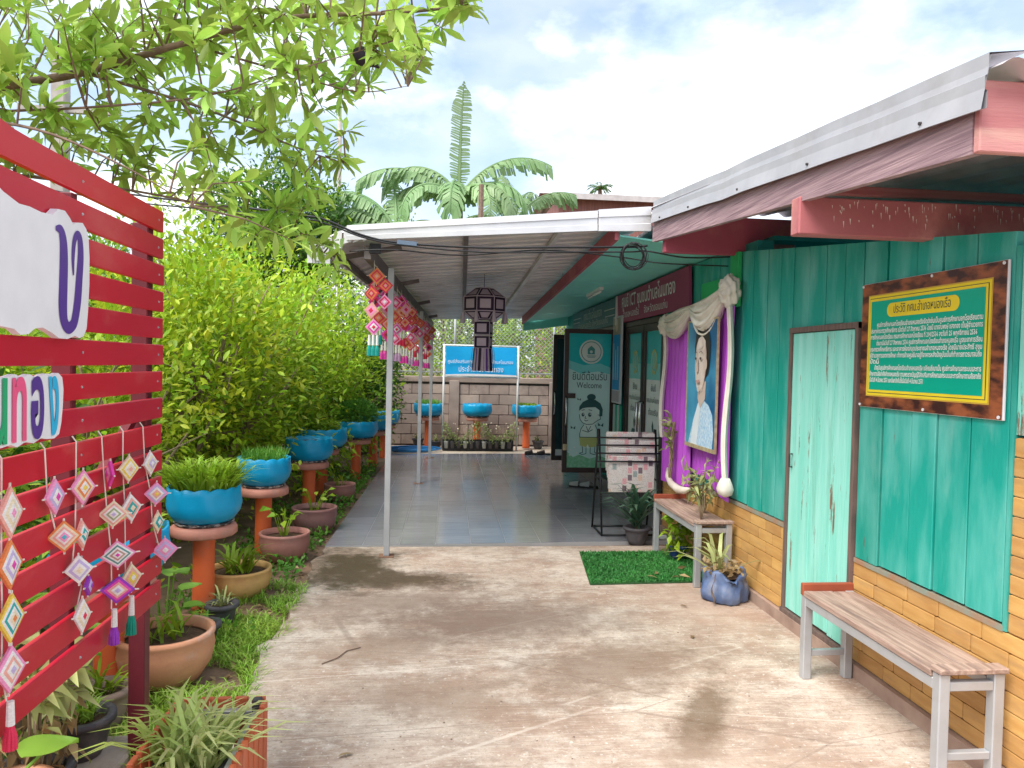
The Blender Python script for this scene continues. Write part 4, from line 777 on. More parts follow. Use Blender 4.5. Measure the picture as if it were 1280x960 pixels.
bench('grey steel bench with plank seat and dried plants beside the grass mat', 1.925, 2.20, 5.20, 6.25, .47, True)

# ================================================================== GRASS MAT
mt = thing('grass_mat', 'green artificial grass mat lying on the concrete in front of a bench', 'mat', (1.6, 5.75, 0))
q = [(1.17, 5.29), (2.12, 5.33), (2.18, 6.20), (1.275, 6.20)]
MB().hexa([(x, y, .003) for x, y in q] + [(x, y, .012) for x, y in q]).build('backing', flat('mat backing', (.03, .10, .03)), mt)
n = 16000; u, v = rng.uniform(0, 1, n), rng.uniform(0, 1, n); Q = np.array(q); P2 = (Q[0] * (1 - u)[:, None] + Q[1] * u[:, None]) * (1 - v)[:, None] + (Q[3] * (1 - u)[:, None] + Q[2] * u[:, None]) * v[:, None]
stuff(blades('pile', np.c_[P2, np.full(n, .011)], updir(n, .6), rng.uniform(.014, .026, n), .005, M_turf, mt, bend=.3))
for k, (x, y, a) in enumerate(((1.80, 5.36, 20), (1.88, 5.42, -30), (1.70, 5.45, 50), (1.93, 5.62, 10), (1.62, 5.40, -15), (1.99, 5.36, 80))):
    o_ = leaves('fallen_leaf', np.array([[x, y, .035]]), np.array([[math.cos(rad(a)), math.sin(rad(a)), 0]]), .09, .03, M_dry)
    tag(o_, 'curled dry leaf lying on the green grass mat', 'leaf', 'dry leaves fallen on the grass mat')

# ================================================================== NEWSPAPER RACK
rk = thing('newspaper_rack', 'black metal newspaper rack standing on the tiles by the curtain', 'rack', (1.85, 6.95, 0))
ra, rb, rc_y, rd = 1.60, 2.15, 6.78, 7.18
def rod(n_, a, b, r=.010): return MB().tube([a, b], r, 8).build(n_, M_black, rk, smooth=True)
for x in (ra, rb): rod('leg', (x, rc_y, .012), (x - .01, 6.95, 1.0)); rod('leg', (x - .005, rd, .012), (x - .01, 6.98, 1.0)); rod('foot_rail', (x, rc_y, .022), (x, rd, .022)); rod('side_rail', (x, 6.87, .52), (x, 7.10, .52))
rod('base_rail', (ra, rc_y, .022), (rb, rc_y, .022)); rod('base_rail', (ra, rd, .022), (rb, rd, .022))
news = [(.955, 6.935, 0), (.885, 6.915, 1), (.81, 6.895, 2), (.735, 6.875, 3)]
for z, y, k in news: rod('hanging_bar', (ra - .045, y - .034, z - .03), (rb + .01, y - .034, z - .03), .008)
def newsmat(nm, seed, tint):
    m = bpy.data.materials.new(nm); m.use_nodes = True; t = m.node_tree; N = t.nodes; lk = t.links.new; b = N['Principled BSDF']; b.inputs['Roughness'].default_value = .8
    g = N.new('ShaderNodeNewGeometry'); mp = N.new('ShaderNodeMapping'); mp.inputs['Location'].default_value = (seed, seed * 2, seed); mp.inputs['Scale'].default_value = (11, 1, 9); lk(g.outputs['Position'], mp.inputs[0])
    sw_ = N.new('ShaderNodeSeparateXYZ'); lk(mp.outputs[0], sw_.inputs[0]); cb = N.new('ShaderNodeCombineXYZ'); lk(sw_.outputs[2], cb.inputs[0]); lk(sw_.outputs[0], cb.inputs[1])
    v = N.new('ShaderNodeTexBrick'); v.inputs['Scale'].default_value = 1; v.inputs['Color1'].default_value = (0, 0, 0, 1); v.inputs['Color2'].default_value = (1, 1, 1, 1); v.inputs['Mortar'].default_value = (0, 0, 0, 1); v.inputs['Mortar Size'].default_value = .06; v.inputs['Brick Width'].default_value = .62; v.inputs['Row Height'].default_value = .55; lk(cb.outputs[0], v.inputs['Vector'])
    cr = N.new('ShaderNodeValToRGB'); cr.color_ramp.interpolation = 'CONSTANT'; el = cr.color_ramp.elements
    cols = [(.74, .69, .64), (.78, .40, .42), (.74, .70, .66), (.22, .16, .18), (.76, .56, .42), (.76, .72, .68), (.34, .42, .40), (.80, .58, .58)]
    el[0].color = (*cols[0], 1); el[1].position = .22; el[1].color = (*cols[1], 1)
    for i, p in enumerate((.36, .60, .68, .75, .88, .93)): x = el.new(p); x.color = (*cols[i + 2], 1)
    lk(v.outputs['Color'], cr.inputs[0])
    n = N.new('ShaderNodeTexNoise'); n.inputs['Scale'].default_value = 1; mp2 = N.new('ShaderNodeMapping'); mp2.inputs['Scale'].default_value = (90, 1, 160); lk(g.outputs['Position'], mp2.inputs[0]); lk(mp2.outputs[0], n.inputs['Vector'])
    r = N.new('ShaderNodeMapRange'); r.inputs[1].default_value = .56; r.inputs[2].default_value = .60; r.inputs[4].default_value = .35; lk(n.outputs[0], r.inputs[0])
    mx_ = N.new('ShaderNodeMix'); mx_.data_type = 'RGBA'; mx_.inputs[7].default_value = (.12, .08, .10, 1); lk(r.outputs[0], mx_.inputs[0]); lk(cr.outputs[0], mx_.inputs[6]); lk(mx_.outputs[2], b.inputs['Base Color']); return m
for k, (z, y, _) in enumerate(news):
    zl = (.60, .56, .50, .40)[k]; x0, x1 = 1.655 + .006 * k, 2.125 - .004 * k; nm = newsmat('newsprint %d' % k, k * 3.7 + 1, 0)
    np_ = thing('newspaper', ('folded newspaper over the top bar of the black rack', 'folded newspaper over the second bar of the black rack', 'folded newspaper over the third bar of the black rack', 'pink printed newspaper over the lowest bar of the black rack')[k], 'newspaper', (1.9, y, z + .011), 'newspapers hung on the rack')
    def sheet(s, zz, nm_): MB().grid(lambda u, v: (x0 + (x1 - x0) * u, y + s * (.012 + .006 * math.sin(v * 3) + .003 * math.sin(u * 7 + k)), z + .012 - v * (z - zz)), 10, 10).build(nm_, nm, np_, smooth=True)
    sheet(-1, zl, 'page'); sheet(1, zl + .03, 'page')
    MB().tube([(x0, y, z + .010), (x1, y, z + .010)], .0125, 8).build('fold', nm, np_, smooth=True)
# ================================================================== PLANTS BY THE HOUSE
def pot_profile(r, h, lip=.015): return [(r * .62, 0), (r * .80, h * .25), (r * .95, h * .7), (r, h - .03), (r + lip, h - .025), (r + lip, h), (r - .012, h), (r - .03, h - .05)]
def bowl_profile(r, h): return [(r * .42, 0), (r * .72, h * .13), (r * .93, h * .42), (r * 1.0, h * .72), (r * .97, h * .88), (r * 1.0, h * .92), (r * 1.0, h), (r * .90, h), (r * .86, h * .82)]
def put_pot(t, c, prof, m, soil_r, soil_z, n=28):
    MB().lathe(c, prof, n).build('pot', m, t, smooth=True)
    MB().lathe((c[0], c[1], c[2] + soil_z), [(soil_r, 0), (soil_r * .6, .012), (.01, .018)], 18, capb=False, capt=True).build('soil', M_soil, t, smooth=True)
dp = thing('potted_dracaena', 'dark green strap-leaved potted plant beside the newspaper rack', 'plant', (1.86, 6.52, 0))
put_pot(dp, (1.86, 6.52, 0), pot_profile(.11, .16), M_plast, .10, .12)
n = 54; P = disc(n, .04, (1.86, 6.52, .14)); P[:, 2] += rng.uniform(0, .16, n); D = updir(n, .75); D[:, 2] += .1
blades('foliage', P, D, rng.uniform(.30, .50, n), .036, leafm('dracaena leaf', (.03, .10, .05), (.10, .19, .12), .15, .35), dp, bend=.55)
MB().tube([(1.86, 6.52, .12), (1.865, 6.52, .34)], [.02, .012], 8).build('stem', M_twig, dp, smooth=True)
vp = thing('trailing_plant', 'small leafy green plant growing under the bench by the mat', 'plant', (2.06, 5.95, 0))
put_pot(vp, (2.06, 5.98, .012), pot_profile(.08, .12), flat('blue pot', (.03, .07, .25)), .07, .09)
P = disc(160, .10, (2.05, 5.93, .1)); P[:, 2] += rng.uniform(-.03, .3, 160); leaves('foliage', P, rng.normal(0, 1, (160, 3)) + [-.2, -.3, .1], rng.uniform(.05, .10, 160), .045, M_leafG, vp)
def dryplant(name, label, c, h, n, spread, m, parts=40, ln=.09, cat='plant'):
    t = thing(name, label, cat, c); st = MB(); tips = []
    for k in range(n):
        a = random.uniform(0, 6.28); r = spread * random.uniform(.2, 1); hh = h * random.uniform(.55, 1)
        p = [Vector(c), Vector(c) + V(r * .3 * math.cos(a), r * .3 * math.sin(a), hh * .5), Vector(c) + V(r * math.cos(a) + random.uniform(-.02, .02), r * math.sin(a), hh)]
        st.tube([p[0], p[0].lerp(p[1], .5) + V(.01, 0, 0), p[1], p[1].lerp(p[2], .5), p[2]], [.006, .005, .004, .003, .002], 5); tips += [p[1].lerp(p[2], random.random()) for _ in range(max(1, parts // n))]
    st.build('stem', M_twig, t, smooth=True); P = np.array([list(p) for p in tips]); D = rng.normal(0, .7, P.shape) + [0, 0, -.35]
    leaves('foliage', P, D, rng.uniform(.6, 1.2, len(P)) * ln, ln * .26, m, t, droop=.25); return t
dryplant('dried_plant', 'wilting pale green plant standing on the end of the bench by the mat', (2.02, 5.36, .47), .50, 8, .15, M_palegreen, 90, .10)
dryplant('dried_plant', 'drooping dried plant hanging over the bench beside the white cloth knot', (2.13, 5.62, .47), .24, 6, .12, M_palegreen, 60, .09)
mb = MB()
for k in range(4): mb.tube([(2.10 + .012 * math.sin(i * .9 + k * 1.6), 6.36 + .02 * math.cos(i * .9 + k * 1.6) - .004 * i, .60 + i * .035) for i in range(16)], .007, 5)
vt = thing('twisted_vine', 'twisted dried vine leaning up against the portrait frame', 'vine', (2.1, 6.36, .6)); mb.build('stem', M_twig, vt, smooth=True)
P = np.stack([rng.normal(2.09, .02, 36), rng.normal(6.35, .035, 36), rng.uniform(.85, 1.20, 36)], 1); leaves('foliage', P, rng.normal(0, .5, (36, 3)) + [-.3, -.2, .3], .085, .04, M_palegreen, vt)
tag(MB().tube([(2.13, 6.52, .69), (2.10, 6.42, .63), (2.09, 6.28, .585), (2.09, 6.1, .57), (2.09, 5.95, .585), (2.10, 5.86, .61)], [.010, .022, .030, .034, .030, .016], 10).build('curved_horn', mat('bone white', (.72, .66, .58), (.58, .5, .42), .6), smooth=True), 'pale curved horn-shaped ornament under the purple curtain', 'ornament')
# blue bag with plant
bg_ = thing('blue_bag_planter', 'crumpled blue plastic bag planter with soil and dry stalks by the wall', 'planter', (2.05, 4.93, 0))
def bagf(th, i, r, z): return (r * (1 + .08 * math.cos(4 * th + .6) + .05 * math.sin(7 * th - i * 1.3) + .045 * math.sin(11 * th + i * 2) + .03 * math.sin(17 * th - i)), z + (.028 * math.sin(2 * th + 1) + .015 * math.sin(5 * th) if i >= 5 else 0))
MB().lathe((2.04, 4.93, .002), [(.125, 0), (.145, .015), (.15, .07), (.142, .12), (.128, .16), (.14, .185), (.12, .20), (.10, .17)], 48, fn=bagf).build('bag', mat('blue bag plastic', (.07, .13, .30), (.20, .25, .38), .4, scale=6, bump=.9, bscale=14, dirt=(.30, .30, .36, .5), dscale=6), bg_, smooth=True)
mb = MB()
mb.grid(lambda u, v: (1.905 + .03 * u - .02 * math.sin(v * 3.1) + .008 * math.sin(v * 9), 4.80 - .015 + .05 * u - .02 * math.sin(v * 3.1), .01 + .2 * v), 4, 10); mb.build('torn_flap', flat('tan torn plastic', (.45, .33, .25)), bg_, smooth=True)
MB().lathe((2.04, 4.93, .175), [(.118, 0), (.08, .02), (.01, .03)], 20, capb=False, capt=True).build('soil', M_soil, bg_, smooth=True)
P = disc(120, .13, (2.02, 4.92, .20)); P[:, 2] += rng.uniform(0, .06, 120); leaves('dry_leaves', P, rng.normal(0, 1, (120, 3)), .05, .03, M_dry, bg_)
P = disc(14, .06, (2.02, 4.93, .19)); blades('foliage', P, updir(14, .8), rng.uniform(.25, .42, 14), .028, M_palegreen, bg_, bend=.6)

# ================================================================== RED SLAT FENCE WITH SIGNS
fn_ = thing('red_slat_fence', 'red painted horizontal slat screen with bolted dark posts', 'fence', (-1.12, 2.5, 0))
FX = -1.09                                   # front face of the slats
for k in range(15):
    zc = 2.14 - k * .1067; za_, zb_ = zc - .0405, zc + .0405; mb = MB(); yb_ = 3.155 + random.uniform(-.006, .006); x0, x1 = FX - .02, FX + random.uniform(-.002, .002)
    if k == 0:    # top board with an ogee rise
        ys_ = np.linspace(1.2, yb_, 30); prof = [(y, zb_ + .0 + .03 * (1 / (1 + math.exp((y - 1.98) / .03)))) for y in ys_]
        n = len(prof); mb.add([(x0, y, za_) for y, z in prof] + [(x1, y, za_) for y, z in prof] + [(x1, y, z) for y, z in prof] + [(x0, y, z) for y, z in prof],
               [f for i in range(n - 1) for f in ((n + i, n + i + 1, 2 * n + i + 1, 2 * n + i), (i + 1, i, 3 * n + i, 3 * n + i + 1), (2 * n + i, 2 * n + i + 1, 3 * n + i + 1, 3 * n + i), (i, i + 1, n + i + 1, n + i))] + [(n - 1, 2 * n - 1, 3 * n - 1, 4 * n - 1)[::-1], (0, n, 2 * n, 3 * n)])
    else: mb.bbox((x0, 1.2, za_), (x1, yb_, zb_), .003)
    s_ = mb.build('slat', M_red, fn_)
    for y in (2.455, 3.10):
        MB().tube([(x1 - .002, y, zc + random.uniform(-.006, .006)), (x1 + .002, y, zc)], .0045, 6).build('screw', M_steel, s_)
for y, zt_, w_, zl_ in ((3.08, 2.12, .058, -.03), (2.455, 2.10, .035, .60), (1.5, 2.10, .05, -.03)):
    MB().bbox((FX - .085, y - w_ / 2, zl_), (FX - .023, y + w_ / 2, zt_), .004).build('post', M_redpost, fn_)
MB().bar((FX - .055, 3.06, 1.40), (FX - .055, 2.47, 1.02), .03, .03).build('brace', M_redpost, fn_)
# upper sign: cloud-edged white board with a purple letter
fs = thing('white_letter_sign', 'white cloud-edged signboard with a tall purple Thai letter on the red slats', 'sign', (-1.07, 2.0, 1.66))
out_ = [(1.25, 1.70), (1.45, 1.66), (1.6, 1.69), (1.8, 1.655), (1.95, 1.668), (2.03, 1.662), (2.06, 1.648), (2.10, 1.652), (2.13, 1.668), (2.17, 1.672), (2.22, 1.660), (2.26, 1.646), (2.31, 1.645), (2.355, 1.656), (2.385, 1.650), (2.41, 1.656), (2.43, 1.68), (2.44, 1.74), (2.447, 1.82), (2.447, 1.90), (2.44, 1.955), (2.425, 1.985), (2.40, 2.0), (2.365, 1.995), (2.34, 1.985), (2.32, 2.0), (2.29, 2.015), (2.25, 2.012), (2.22, 1.99), (2.16, 1.985), (2.10, 1.988), (2.05, 1.985), (1.98, 2.0), (1.90, 2.03), (1.75, 2.02), (1.6, 2.035), (1.4, 2.01), (1.25, 2.0)]
def plate(pts, x0, x1, nm, m, parent):
    n = len(pts); MB().add([(x0, y, z) for y, z in pts] + [(x1, y, z) for y, z in pts], [tuple(range(n))[::-1], tuple(range(n, 2 * n))] + [(i, (i + 1) % n, n + (i + 1) % n, n + i) for i in range(n)]).build(nm, m, parent)
plate(out_, -1.087, -1.066, 'board', M_white, fs)
B = Board((-1.0655, 0, 0), (0, 1, 0), (0, 0, 1), fs)
# brush-drawn letter: two joined ribbons with a hook
def ribbon(nm, pts, ws, m, l):
    C3 = []
    for i in range(len(pts) - 1):
        q = [Vector((*pts[min(max(j, 0), len(pts) - 1)], ws[min(max(j, 0), len(pts) - 1)])) for j in (i - 1, i, i + 1, i + 2)]
        for k in range(5): t = k / 5; C3.append(.5 * ((2 * q[1]) + (-q[0] + q[2]) * t + (2 * q[0] - 5 * q[1] + 4 * q[2] - q[3]) * t * t + (-q[0] + 3 * q[1] - 3 * q[2] + q[3]) * t ** 3))
    C3.append(Vector((*pts[-1], ws[-1]))); pts = [(p.x, p.y) for p in C3]; ws = [p.z for p in C3]
    L_, R_ = [], []
    for i, p in enumerate(pts):
        a, b = pts[max(i - 1, 0)], pts[min(i + 1, len(pts) - 1)]; d = Vector((b[0] - a[0], b[1] - a[1], 0)).normalized(); L_.append((p[0] - d.y * ws[i] / 2, p[1] + d.x * ws[i] / 2)); R_.append((p[0] + d.y * ws[i] / 2, p[1] - d.x * ws[i] / 2))
    B.polys(nm, [[R_[i], R_[i + 1], L_[i + 1], L_[i]] for i in range(len(pts) - 1)], m, l)
ribbon('letter', [(2.235, 1.955), (2.262, 1.955), (2.278, 1.93), (2.283, 1.88), (2.281, 1.80), (2.279, 1.735), (2.288, 1.695), (2.310, 1.678), (2.335, 1.685), (2.352, 1.705), (2.368, 1.76), (2.378, 1.83), (2.386, 1.90), (2.380, 1.948), (2.362, 1.958), (2.345, 1.935), (2.338, 1.885), (2.341, 1.835)], [.012, .03, .04, .046, .048, .048, .042, .036, .036, .040, .042, .040, .036, .030, .024, .022, .018, .008], M_purple, 1)
B.text('lettering', 'ต', 1.75, 1.70, .18, .3, M_purple, 1, bold=.03)
B.text('lettering', 'ศน', 1.45, 1.70, .26, .3, M_purple, 1, bold=.03)
fs2 = thing('colour_letter_sign', 'white outlined sign with green pink purple and cyan Thai letters on the red slats', 'sign', (-1.07, 2.1, 1.36))
out2 = [(1.5, 1.37), (1.7, 1.362), (1.98, 1.362), (2.02, 1.366), (2.05, 1.356), (2.09, 1.366), (2.13, 1.358), (2.17, 1.368), (2.20, 1.362), (2.24, 1.360), (2.268, 1.37), (2.28, 1.40), (2.289, 1.45), (2.292, 1.50), (2.284, 1.533), (2.262, 1.546), (2.235, 1.535), (2.21, 1.545), (2.18, 1.543), (2.15, 1.532), (2.11, 1.545), (2.07, 1.535), (2.04, 1.546), (2.0, 1.538), (1.9, 1.55), (1.7, 1.54), (1.5, 1.55)]
plate(out2, -1.087, -1.068, 'board', M_white, fs2)
B = Board((-1.0675, 0, 0), (0, 1, 0), (0, 0, 1), fs2)
for ch, y0, w_, m in (('น', 1.925, .075, M_green), ('ท', 2.022, .068, M_pink), ('อ', 2.113, .066, M_purple), ('ง', 2.203, .058, M_cyan), ('น', 1.83, .075, M_purple), ('โ', 1.77, .04, M_pink)):
    B.text('letter', ch, y0, 1.378, w_, .275, m, 2, bold=.03)
# ---- god's eye yarn ornaments
WHITE, PINK, MAG, ORG_, YEL, CREAM, TEAL_, PURP, REDC, LIL, SAL = (.82, .78, .76), (.85, .32, .55), (.75, .07, .42), (.80, .25, .08), (.82, .60, .10), (.80, .68, .48), (.04, .38, .38), (.32, .05, .48), (.72, .04, .10), (.55, .45, .72), (.82, .40, .34)
YM = {}
def yarn(c):
    if c not in YM: YM[c] = mat('yarn %d' % len(YM), c, tuple(x * .82 for x in c), .9, scale=120, stretch=(1, 1, 3), bump=.25, bscale=160)
    return YM[c]
def eye(parent, c, hw, hh, yawd, cols, tilt=0, stick=True):
    """crossed sticks wound with concentric yarn bands, in relief towards the middle"""
    n = Vector((math.cos(rad(yawd)), math.sin(rad(yawd)), 0)); r = Vector((-n.y, n.x, 0)); u = Vector((0, 0, 1))
    ct, st = math.cos(rad(tilt)), math.sin(rad(tilt)); r, u = r * ct + u * st, u * ct - r * st; c = Vector(c)
    mb = MB(); nb = len(cols); ks = [1 - i / nb for i in range(nb)] + [0]
    for sgn in (1, -1):
        for i in range(nb):
            a, b = ks[i], ks[i + 1]; da, db = .004 + .010 * (1 - a), .004 + .010 * (1 - b)
            A = [c + r * hw * a + n * da * sgn, c + u * hh * a + n * da * sgn, c - r * hw * a + n * da * sgn, c - u * hh * a + n * da * sgn]
            Bq = [c + r * hw * b + n * db * sgn, c + u * hh * b + n * db * sgn, c - r * hw * b + n * db * sgn, c - u * hh * b + n * db * sgn]
            for j in range(4):
                q = [A[j], A[(j + 1) % 4], Bq[(j + 1) % 4], Bq[j]]
                mb.add(q if b > 0 else q[:3], [(0, 1, 2, 3) if b > 0 else (0, 1, 2)], i)
    A = [c + r * hw, c + u * hh, c - r * hw, c - u * hh]
    for j in range(4): mb.add([A[j] + n * .004, A[(j + 1) % 4] + n * .004, A[(j + 1) % 4] - n * .004, A[j] - n * .004], [(0, 1, 2, 3)], 0)
    o = mb.build('yarn_diamond', [yarn(q) for q in cols], parent)
    if stick: MB().bar(c - r * hw * 1.22, c + r * hw * 1.22, .004, .004).bar(c - u * hh * 1.12, c + u * hh * 1.12, .004, .004, up=(0, 1, 0)).build('stick', M_satin, o)
    return o
def tassel(parent, c, z0, z1, col, ties):
    MB().tube([(c[0], c[1], z0), (c[0], c[1], z0 - (z0 - z1) * .5)], [.009, .011], 8).build('tassel_cord', yarn(ties), parent)
    mb = MB(); zt_ = z0 - (z0 - z1) * .5
    for k in range(9): a = k * .7; mb.tube([(c[0] + .004 * math.cos(a), c[1] + .004 * math.sin(a), zt_), (c[0] + .012 * math.cos(a), c[1] + .012 * math.sin(a), zt_ - .03), (c[0] + .013 * math.cos(a), c[1] + .013 * math.sin(a), z1)], .005, 5)
    mb.build('tassel', yarn(col), parent)
SX = -1.068
strs = [('cream and orange four-diamond yarn string with a red tassel on the red fence', 1.99, [(1.995, 1.197, .045, .075, [SAL, WHITE, CREAM, WHITE, PINK], -12), (1.995, 1.064, .048, .072, [ORG_, WHITE, LIL, WHITE, MAG], -8), (2.0, .926, .05, .07, [YEL, WHITE, TEAL_, WHITE, CREAM, ORG_], -10), (1.998, .795, .05, .068, [PINK, WHITE, SAL, WHITE, LIL], -18)], (2.005, .71, .585, REDC, WHITE)),
        ('two-diamond yarn string with a pink piece above a cyan-centred orange one', 2.20, [(2.219, 1.197, .045, .058, [PINK, LIL, WHITE, MAG], -10), (2.275, 1.071, .050, .052, [ORG_, CREAM, SAL, WHITE, PINK, (.10, .50, .62)], -62)], None),
        ('long mixed yarn string with a salmon diamond on top and a purple sliver', 2.385, [(2.389, 1.195, .045, .06, [PINK, CREAM, ORG_, WHITE, YEL], -30), (2.386, 1.051, .04, .05, [SAL, WHITE, TEAL_, WHITE], -5), (2.366, .949, .045, .05, [WHITE, LIL, WHITE, CREAM], -50), (2.43, .88, .045, .035, [PURP, LIL, PURP], 10), (2.39, .80, .035, .06, [WHITE, CREAM, WHITE, REDC], -20)], None),
        ('yarn string with a magenta sliver and a large purple-edged diamond with violet tassel', 2.56, [(2.583, 1.208, .045, .05, [MAG, PINK, MAG], 38), (2.61, 1.069, .052, .05, [CREAM, SAL, WHITE, (.35, .42, .22), WHITE, LIL], -60), (2.645, .923, .064, .053, [PINK, WHITE, (.12, .30, .28), WHITE, (.5, .30, .24), WHITE, MAG], -62), (2.65, .80, .06, .052, [PURP, MAG, SAL, WHITE, LIL], -65)], (2.63, .74, .62, PURP, WHITE)),
        ('cream yarn string of three diamonds ending in a dark green tassel', 2.73, [(2.734, 1.203, .045, .052, [CREAM, YEL, WHITE, CREAM, SAL], -30), (2.755, 1.061, .048, .056, [WHITE, SAL, TEAL_, CREAM], -28), (2.765, .81, .046, .055, [CREAM, SAL, YEL, WHITE], -30)], (2.775, .74, .60, (.01, .28, .20), WHITE)),
        ('yarn string at the fence end with white and pink diamonds past the slat tips', 2.91, [(2.935, 1.195, .045, .05, [WHITE, CREAM, LIL, WHITE], -15), (2.997, 1.069, .05, .05, [PINK, LIL, WHITE, SAL, YEL], -55), (3.017, .955, .035, .045, [CREAM, TEAL_, WHITE], -20), (3.10, .825, .055, .055, [PINK, LIL, PINK, WHITE], -60)], None)]
for lab, ya_, eyes, tas in strs:
    t = thing('yarn_ornament_string', lab, 'yarn ornament', (SX, ya_, 1.345), 'yarn diamond strings hung on the red fence')
    pts = [(FX + .004, ya_, 1.352), (SX - .008, ya_ + .004, 1.335)] + [(SX - .008, y, z) for y, z, *_ in eyes] + ([(SX, tas[0], tas[1])] if tas else [])
    MB().tube(pts, .0022, 5).build('string', M_satin, t)
    for y, z, hw, hh, cols, yd in eyes: eye(t, (SX + .012, y, z), hw * .9, hh * .9, yd, cols, random.uniform(-5, 5))
    if tas: tassel(t, (SX + .01, tas[0]), tas[1], tas[2], tas[3], tas[4])

# yarn mobiles along the canopy eave
reds = [[ORG_, REDC, ORG_, SAL], [REDC, SAL, ORG_, REDC], [PINK, MAG, WHITE, REDC], [REDC, ORG_, REDC, SAL], [MAG, REDC, (.16, .02, .06)], [PINK, REDC, PINK, WHITE], [SAL, PINK, REDC]]
adj = ['orange', 'salmon', 'pink', 'crimson', 'magenta', 'rosy', 'pale pink']
posw = ['nearest the front post', 'beside the front post', 'just past the front post', 'one step past the front post', 'before the middle post', 'ahead of the middle post', 'near the middle post', 'beside the middle post', 'just past the middle post', 'past the middle post', 'between middle and rear posts', 'before the rear post', 'close to the rear post']
for k in range(13):
    y = 5.86 + k * .46 + random.uniform(-.1, .1); x = -.465 + (y - 5.86) * .074 + random.uniform(-.03, .03); zb0 = 2.415 - (y - 5.66) * .0248 - .05
    col = reds[k % 7]; t = thing('yarn_mobile', '%s yarn diamond mobile hanging from the canopy eave %s' % (adj[k % 7], posw[k]), 'yarn ornament', (x, y, zb0), 'yarn mobiles along the canopy eave')
    q_ = random.uniform(-.04, .05); zz = [zb0 - .10 - max(0, q_), zb0 - .235 - q_, zb0 - .365 - q_] + ([zb0 - .50] if k % 3 != 1 else [])
    MB().tube([(x, y, zb0 + .01), (x, y, zz[-1])], .002, 4).build('string', M_satin, t)
    for j, z in enumerate(zz): eye(t, (x + random.uniform(-.02, .02), y, z), .064, .066, -95 + random.uniform(-25, 25), reds[(k + j * 3) % 7], random.uniform(-8, 8), j == 0)
    if k < 4 or k % 2: eye(t, (x + .085, y + .02, zz[0] - .07), .06, .062, -95 + random.uniform(-20, 20), reds[(k + 3) % 7], 5, False); eye(t, (x + .08, y + .02, zz[1] - .06), .058, .06, -90, reds[(k + 5) % 7], 0, False); MB().tube([(x + .0, y + .0, zb0 - .02), (x + .085, y + .02, zz[0]), (x + .082, y + .02, zz[1] - .06)], .002, 4).build('string', M_satin, t)
    for j in range(3): tassel(t, (x - .03 + .03 * j, y), zz[-1] - .06, zz[-1] - .22, [(.02, .36, .32), (.55, .35, .55), REDC, MAG][0 if k < 2 else 1 + k % 3], WHITE)

# ================================================================== LANTERN
M_lp = flat('lilac paper', (.50, .41, .50), .8); M_ld = flat('dark violet trim', (.022, .008, .035), .7); M_lv = flat('violet cloth', (.13, .04, .26), .7)
ln_ = thing('paper_lantern', 'lilac and dark violet tiered paper lantern with fringe hanging under the canopy', 'lantern', (.53, 8.0, 2.41)); lc = Vector((.535, 8.0, 0))
def ring(z, r, n=8, a0=22.5): return [lc + V(r * math.cos(rad(a0 + 360 / n * i)), r * math.sin(rad(a0 + 360 / n * i)), z) for i in range(n)]
def tier(zb_, rb_, zt_, rt, n=8, a0=22.5, m=M_lp):
    A, Bq = ring(zb_, rb_, n, a0), ring(zt_, rt, n, a0)
    for i in range(n):
        q = [A[i], A[(i + 1) % n], Bq[(i + 1) % n], Bq[i]]; c = sum(q, Vector()) / 4; nn = (q[1] - q[0]).cross(q[3] - q[0]).normalized()
        MB().add(q, [(0, 1, 2, 3)]).build('panel', M_ld, ln_)
        inn = [c + (p - c) * .64 + nn * .004 for p in q]; MB().add(inn, [(0, 1, 2, 3)]).build('paper_pane', m, ln_)
        MB().bar(q[0] + nn * .004, q[3] + nn * .004, .007, .007).bar(q[0] + nn * .004, q[1] + nn * .004, .007, .007).bar(q[3] + nn * .004, q[2] + nn * .004, .007, .007).build('trim', M_lp if i % 2 else M_lp, ln_)
tier(2.305, .235, 2.40, .10); tier(2.155, .235, 2.305, .235); tier(2.075, .13, 2.155, .235)
tier(1.91, .115, 2.05, .115, 4, 28); tier(1.765, .112, 1.895, .112, 4, 28)
MB().add(ring(2.40, .10), [tuple(range(8))]).build('cap', M_ld, ln_)
for i, p in enumerate(ring(2.155, .245)):
    mb = MB(); mb.lathe((p.x, p.y, p.z - .12), [(.028, 0), (.02, .05), (.012, .11)], 8, capt=True); mb.build('corner_tassel', M_lp, ln_)
mb = MB()
for i in range(26):
    a = rad(360 / 26 * i); s_ = .115 / max(abs(math.cos(a - rad(28))), abs(math.sin(a - rad(28)))) * .74; x, y = lc.x + s_ * math.cos(a), lc.y + s_ * math.sin(a); tx, ty = -math.sin(a) * .012, math.cos(a) * .012; k = 1.1
    o_ = MB().hexa([(lc.x + s_ * 1.22 * math.cos(a) - tx, lc.y + s_ * 1.22 * math.sin(a) - ty, 1.52 + random.uniform(0, .03)), (lc.x + s_ * 1.22 * math.cos(a) + tx, lc.y + s_ * 1.22 * math.sin(a) + ty, 1.52), (lc.x + s_ * 1.25 * math.cos(a) + tx, lc.y + s_ * 1.25 * math.sin(a) + ty, 1.52), (lc.x + s_ * 1.25 * math.cos(a) - tx, lc.y + s_ * 1.25 * math.sin(a) - ty, 1.52)] + [(x - tx, y - ty, 1.765), (x + tx, y + ty, 1.765), (x * 1.0 + tx + .002 * math.cos(a), y + ty + .002 * math.sin(a), 1.765), (x - tx + .002 * math.cos(a), y - ty + .002 * math.sin(a), 1.765)])
    o_.build('fringe_strip', (M_lp, M_lv, M_lp, M_ld, M_lp)[i % 5], ln_)
MB().tube([lc + V(0, 0, 2.40), lc + V(0, 0, 2.56)], .003, 5).build('cord', M_ld, ln_)

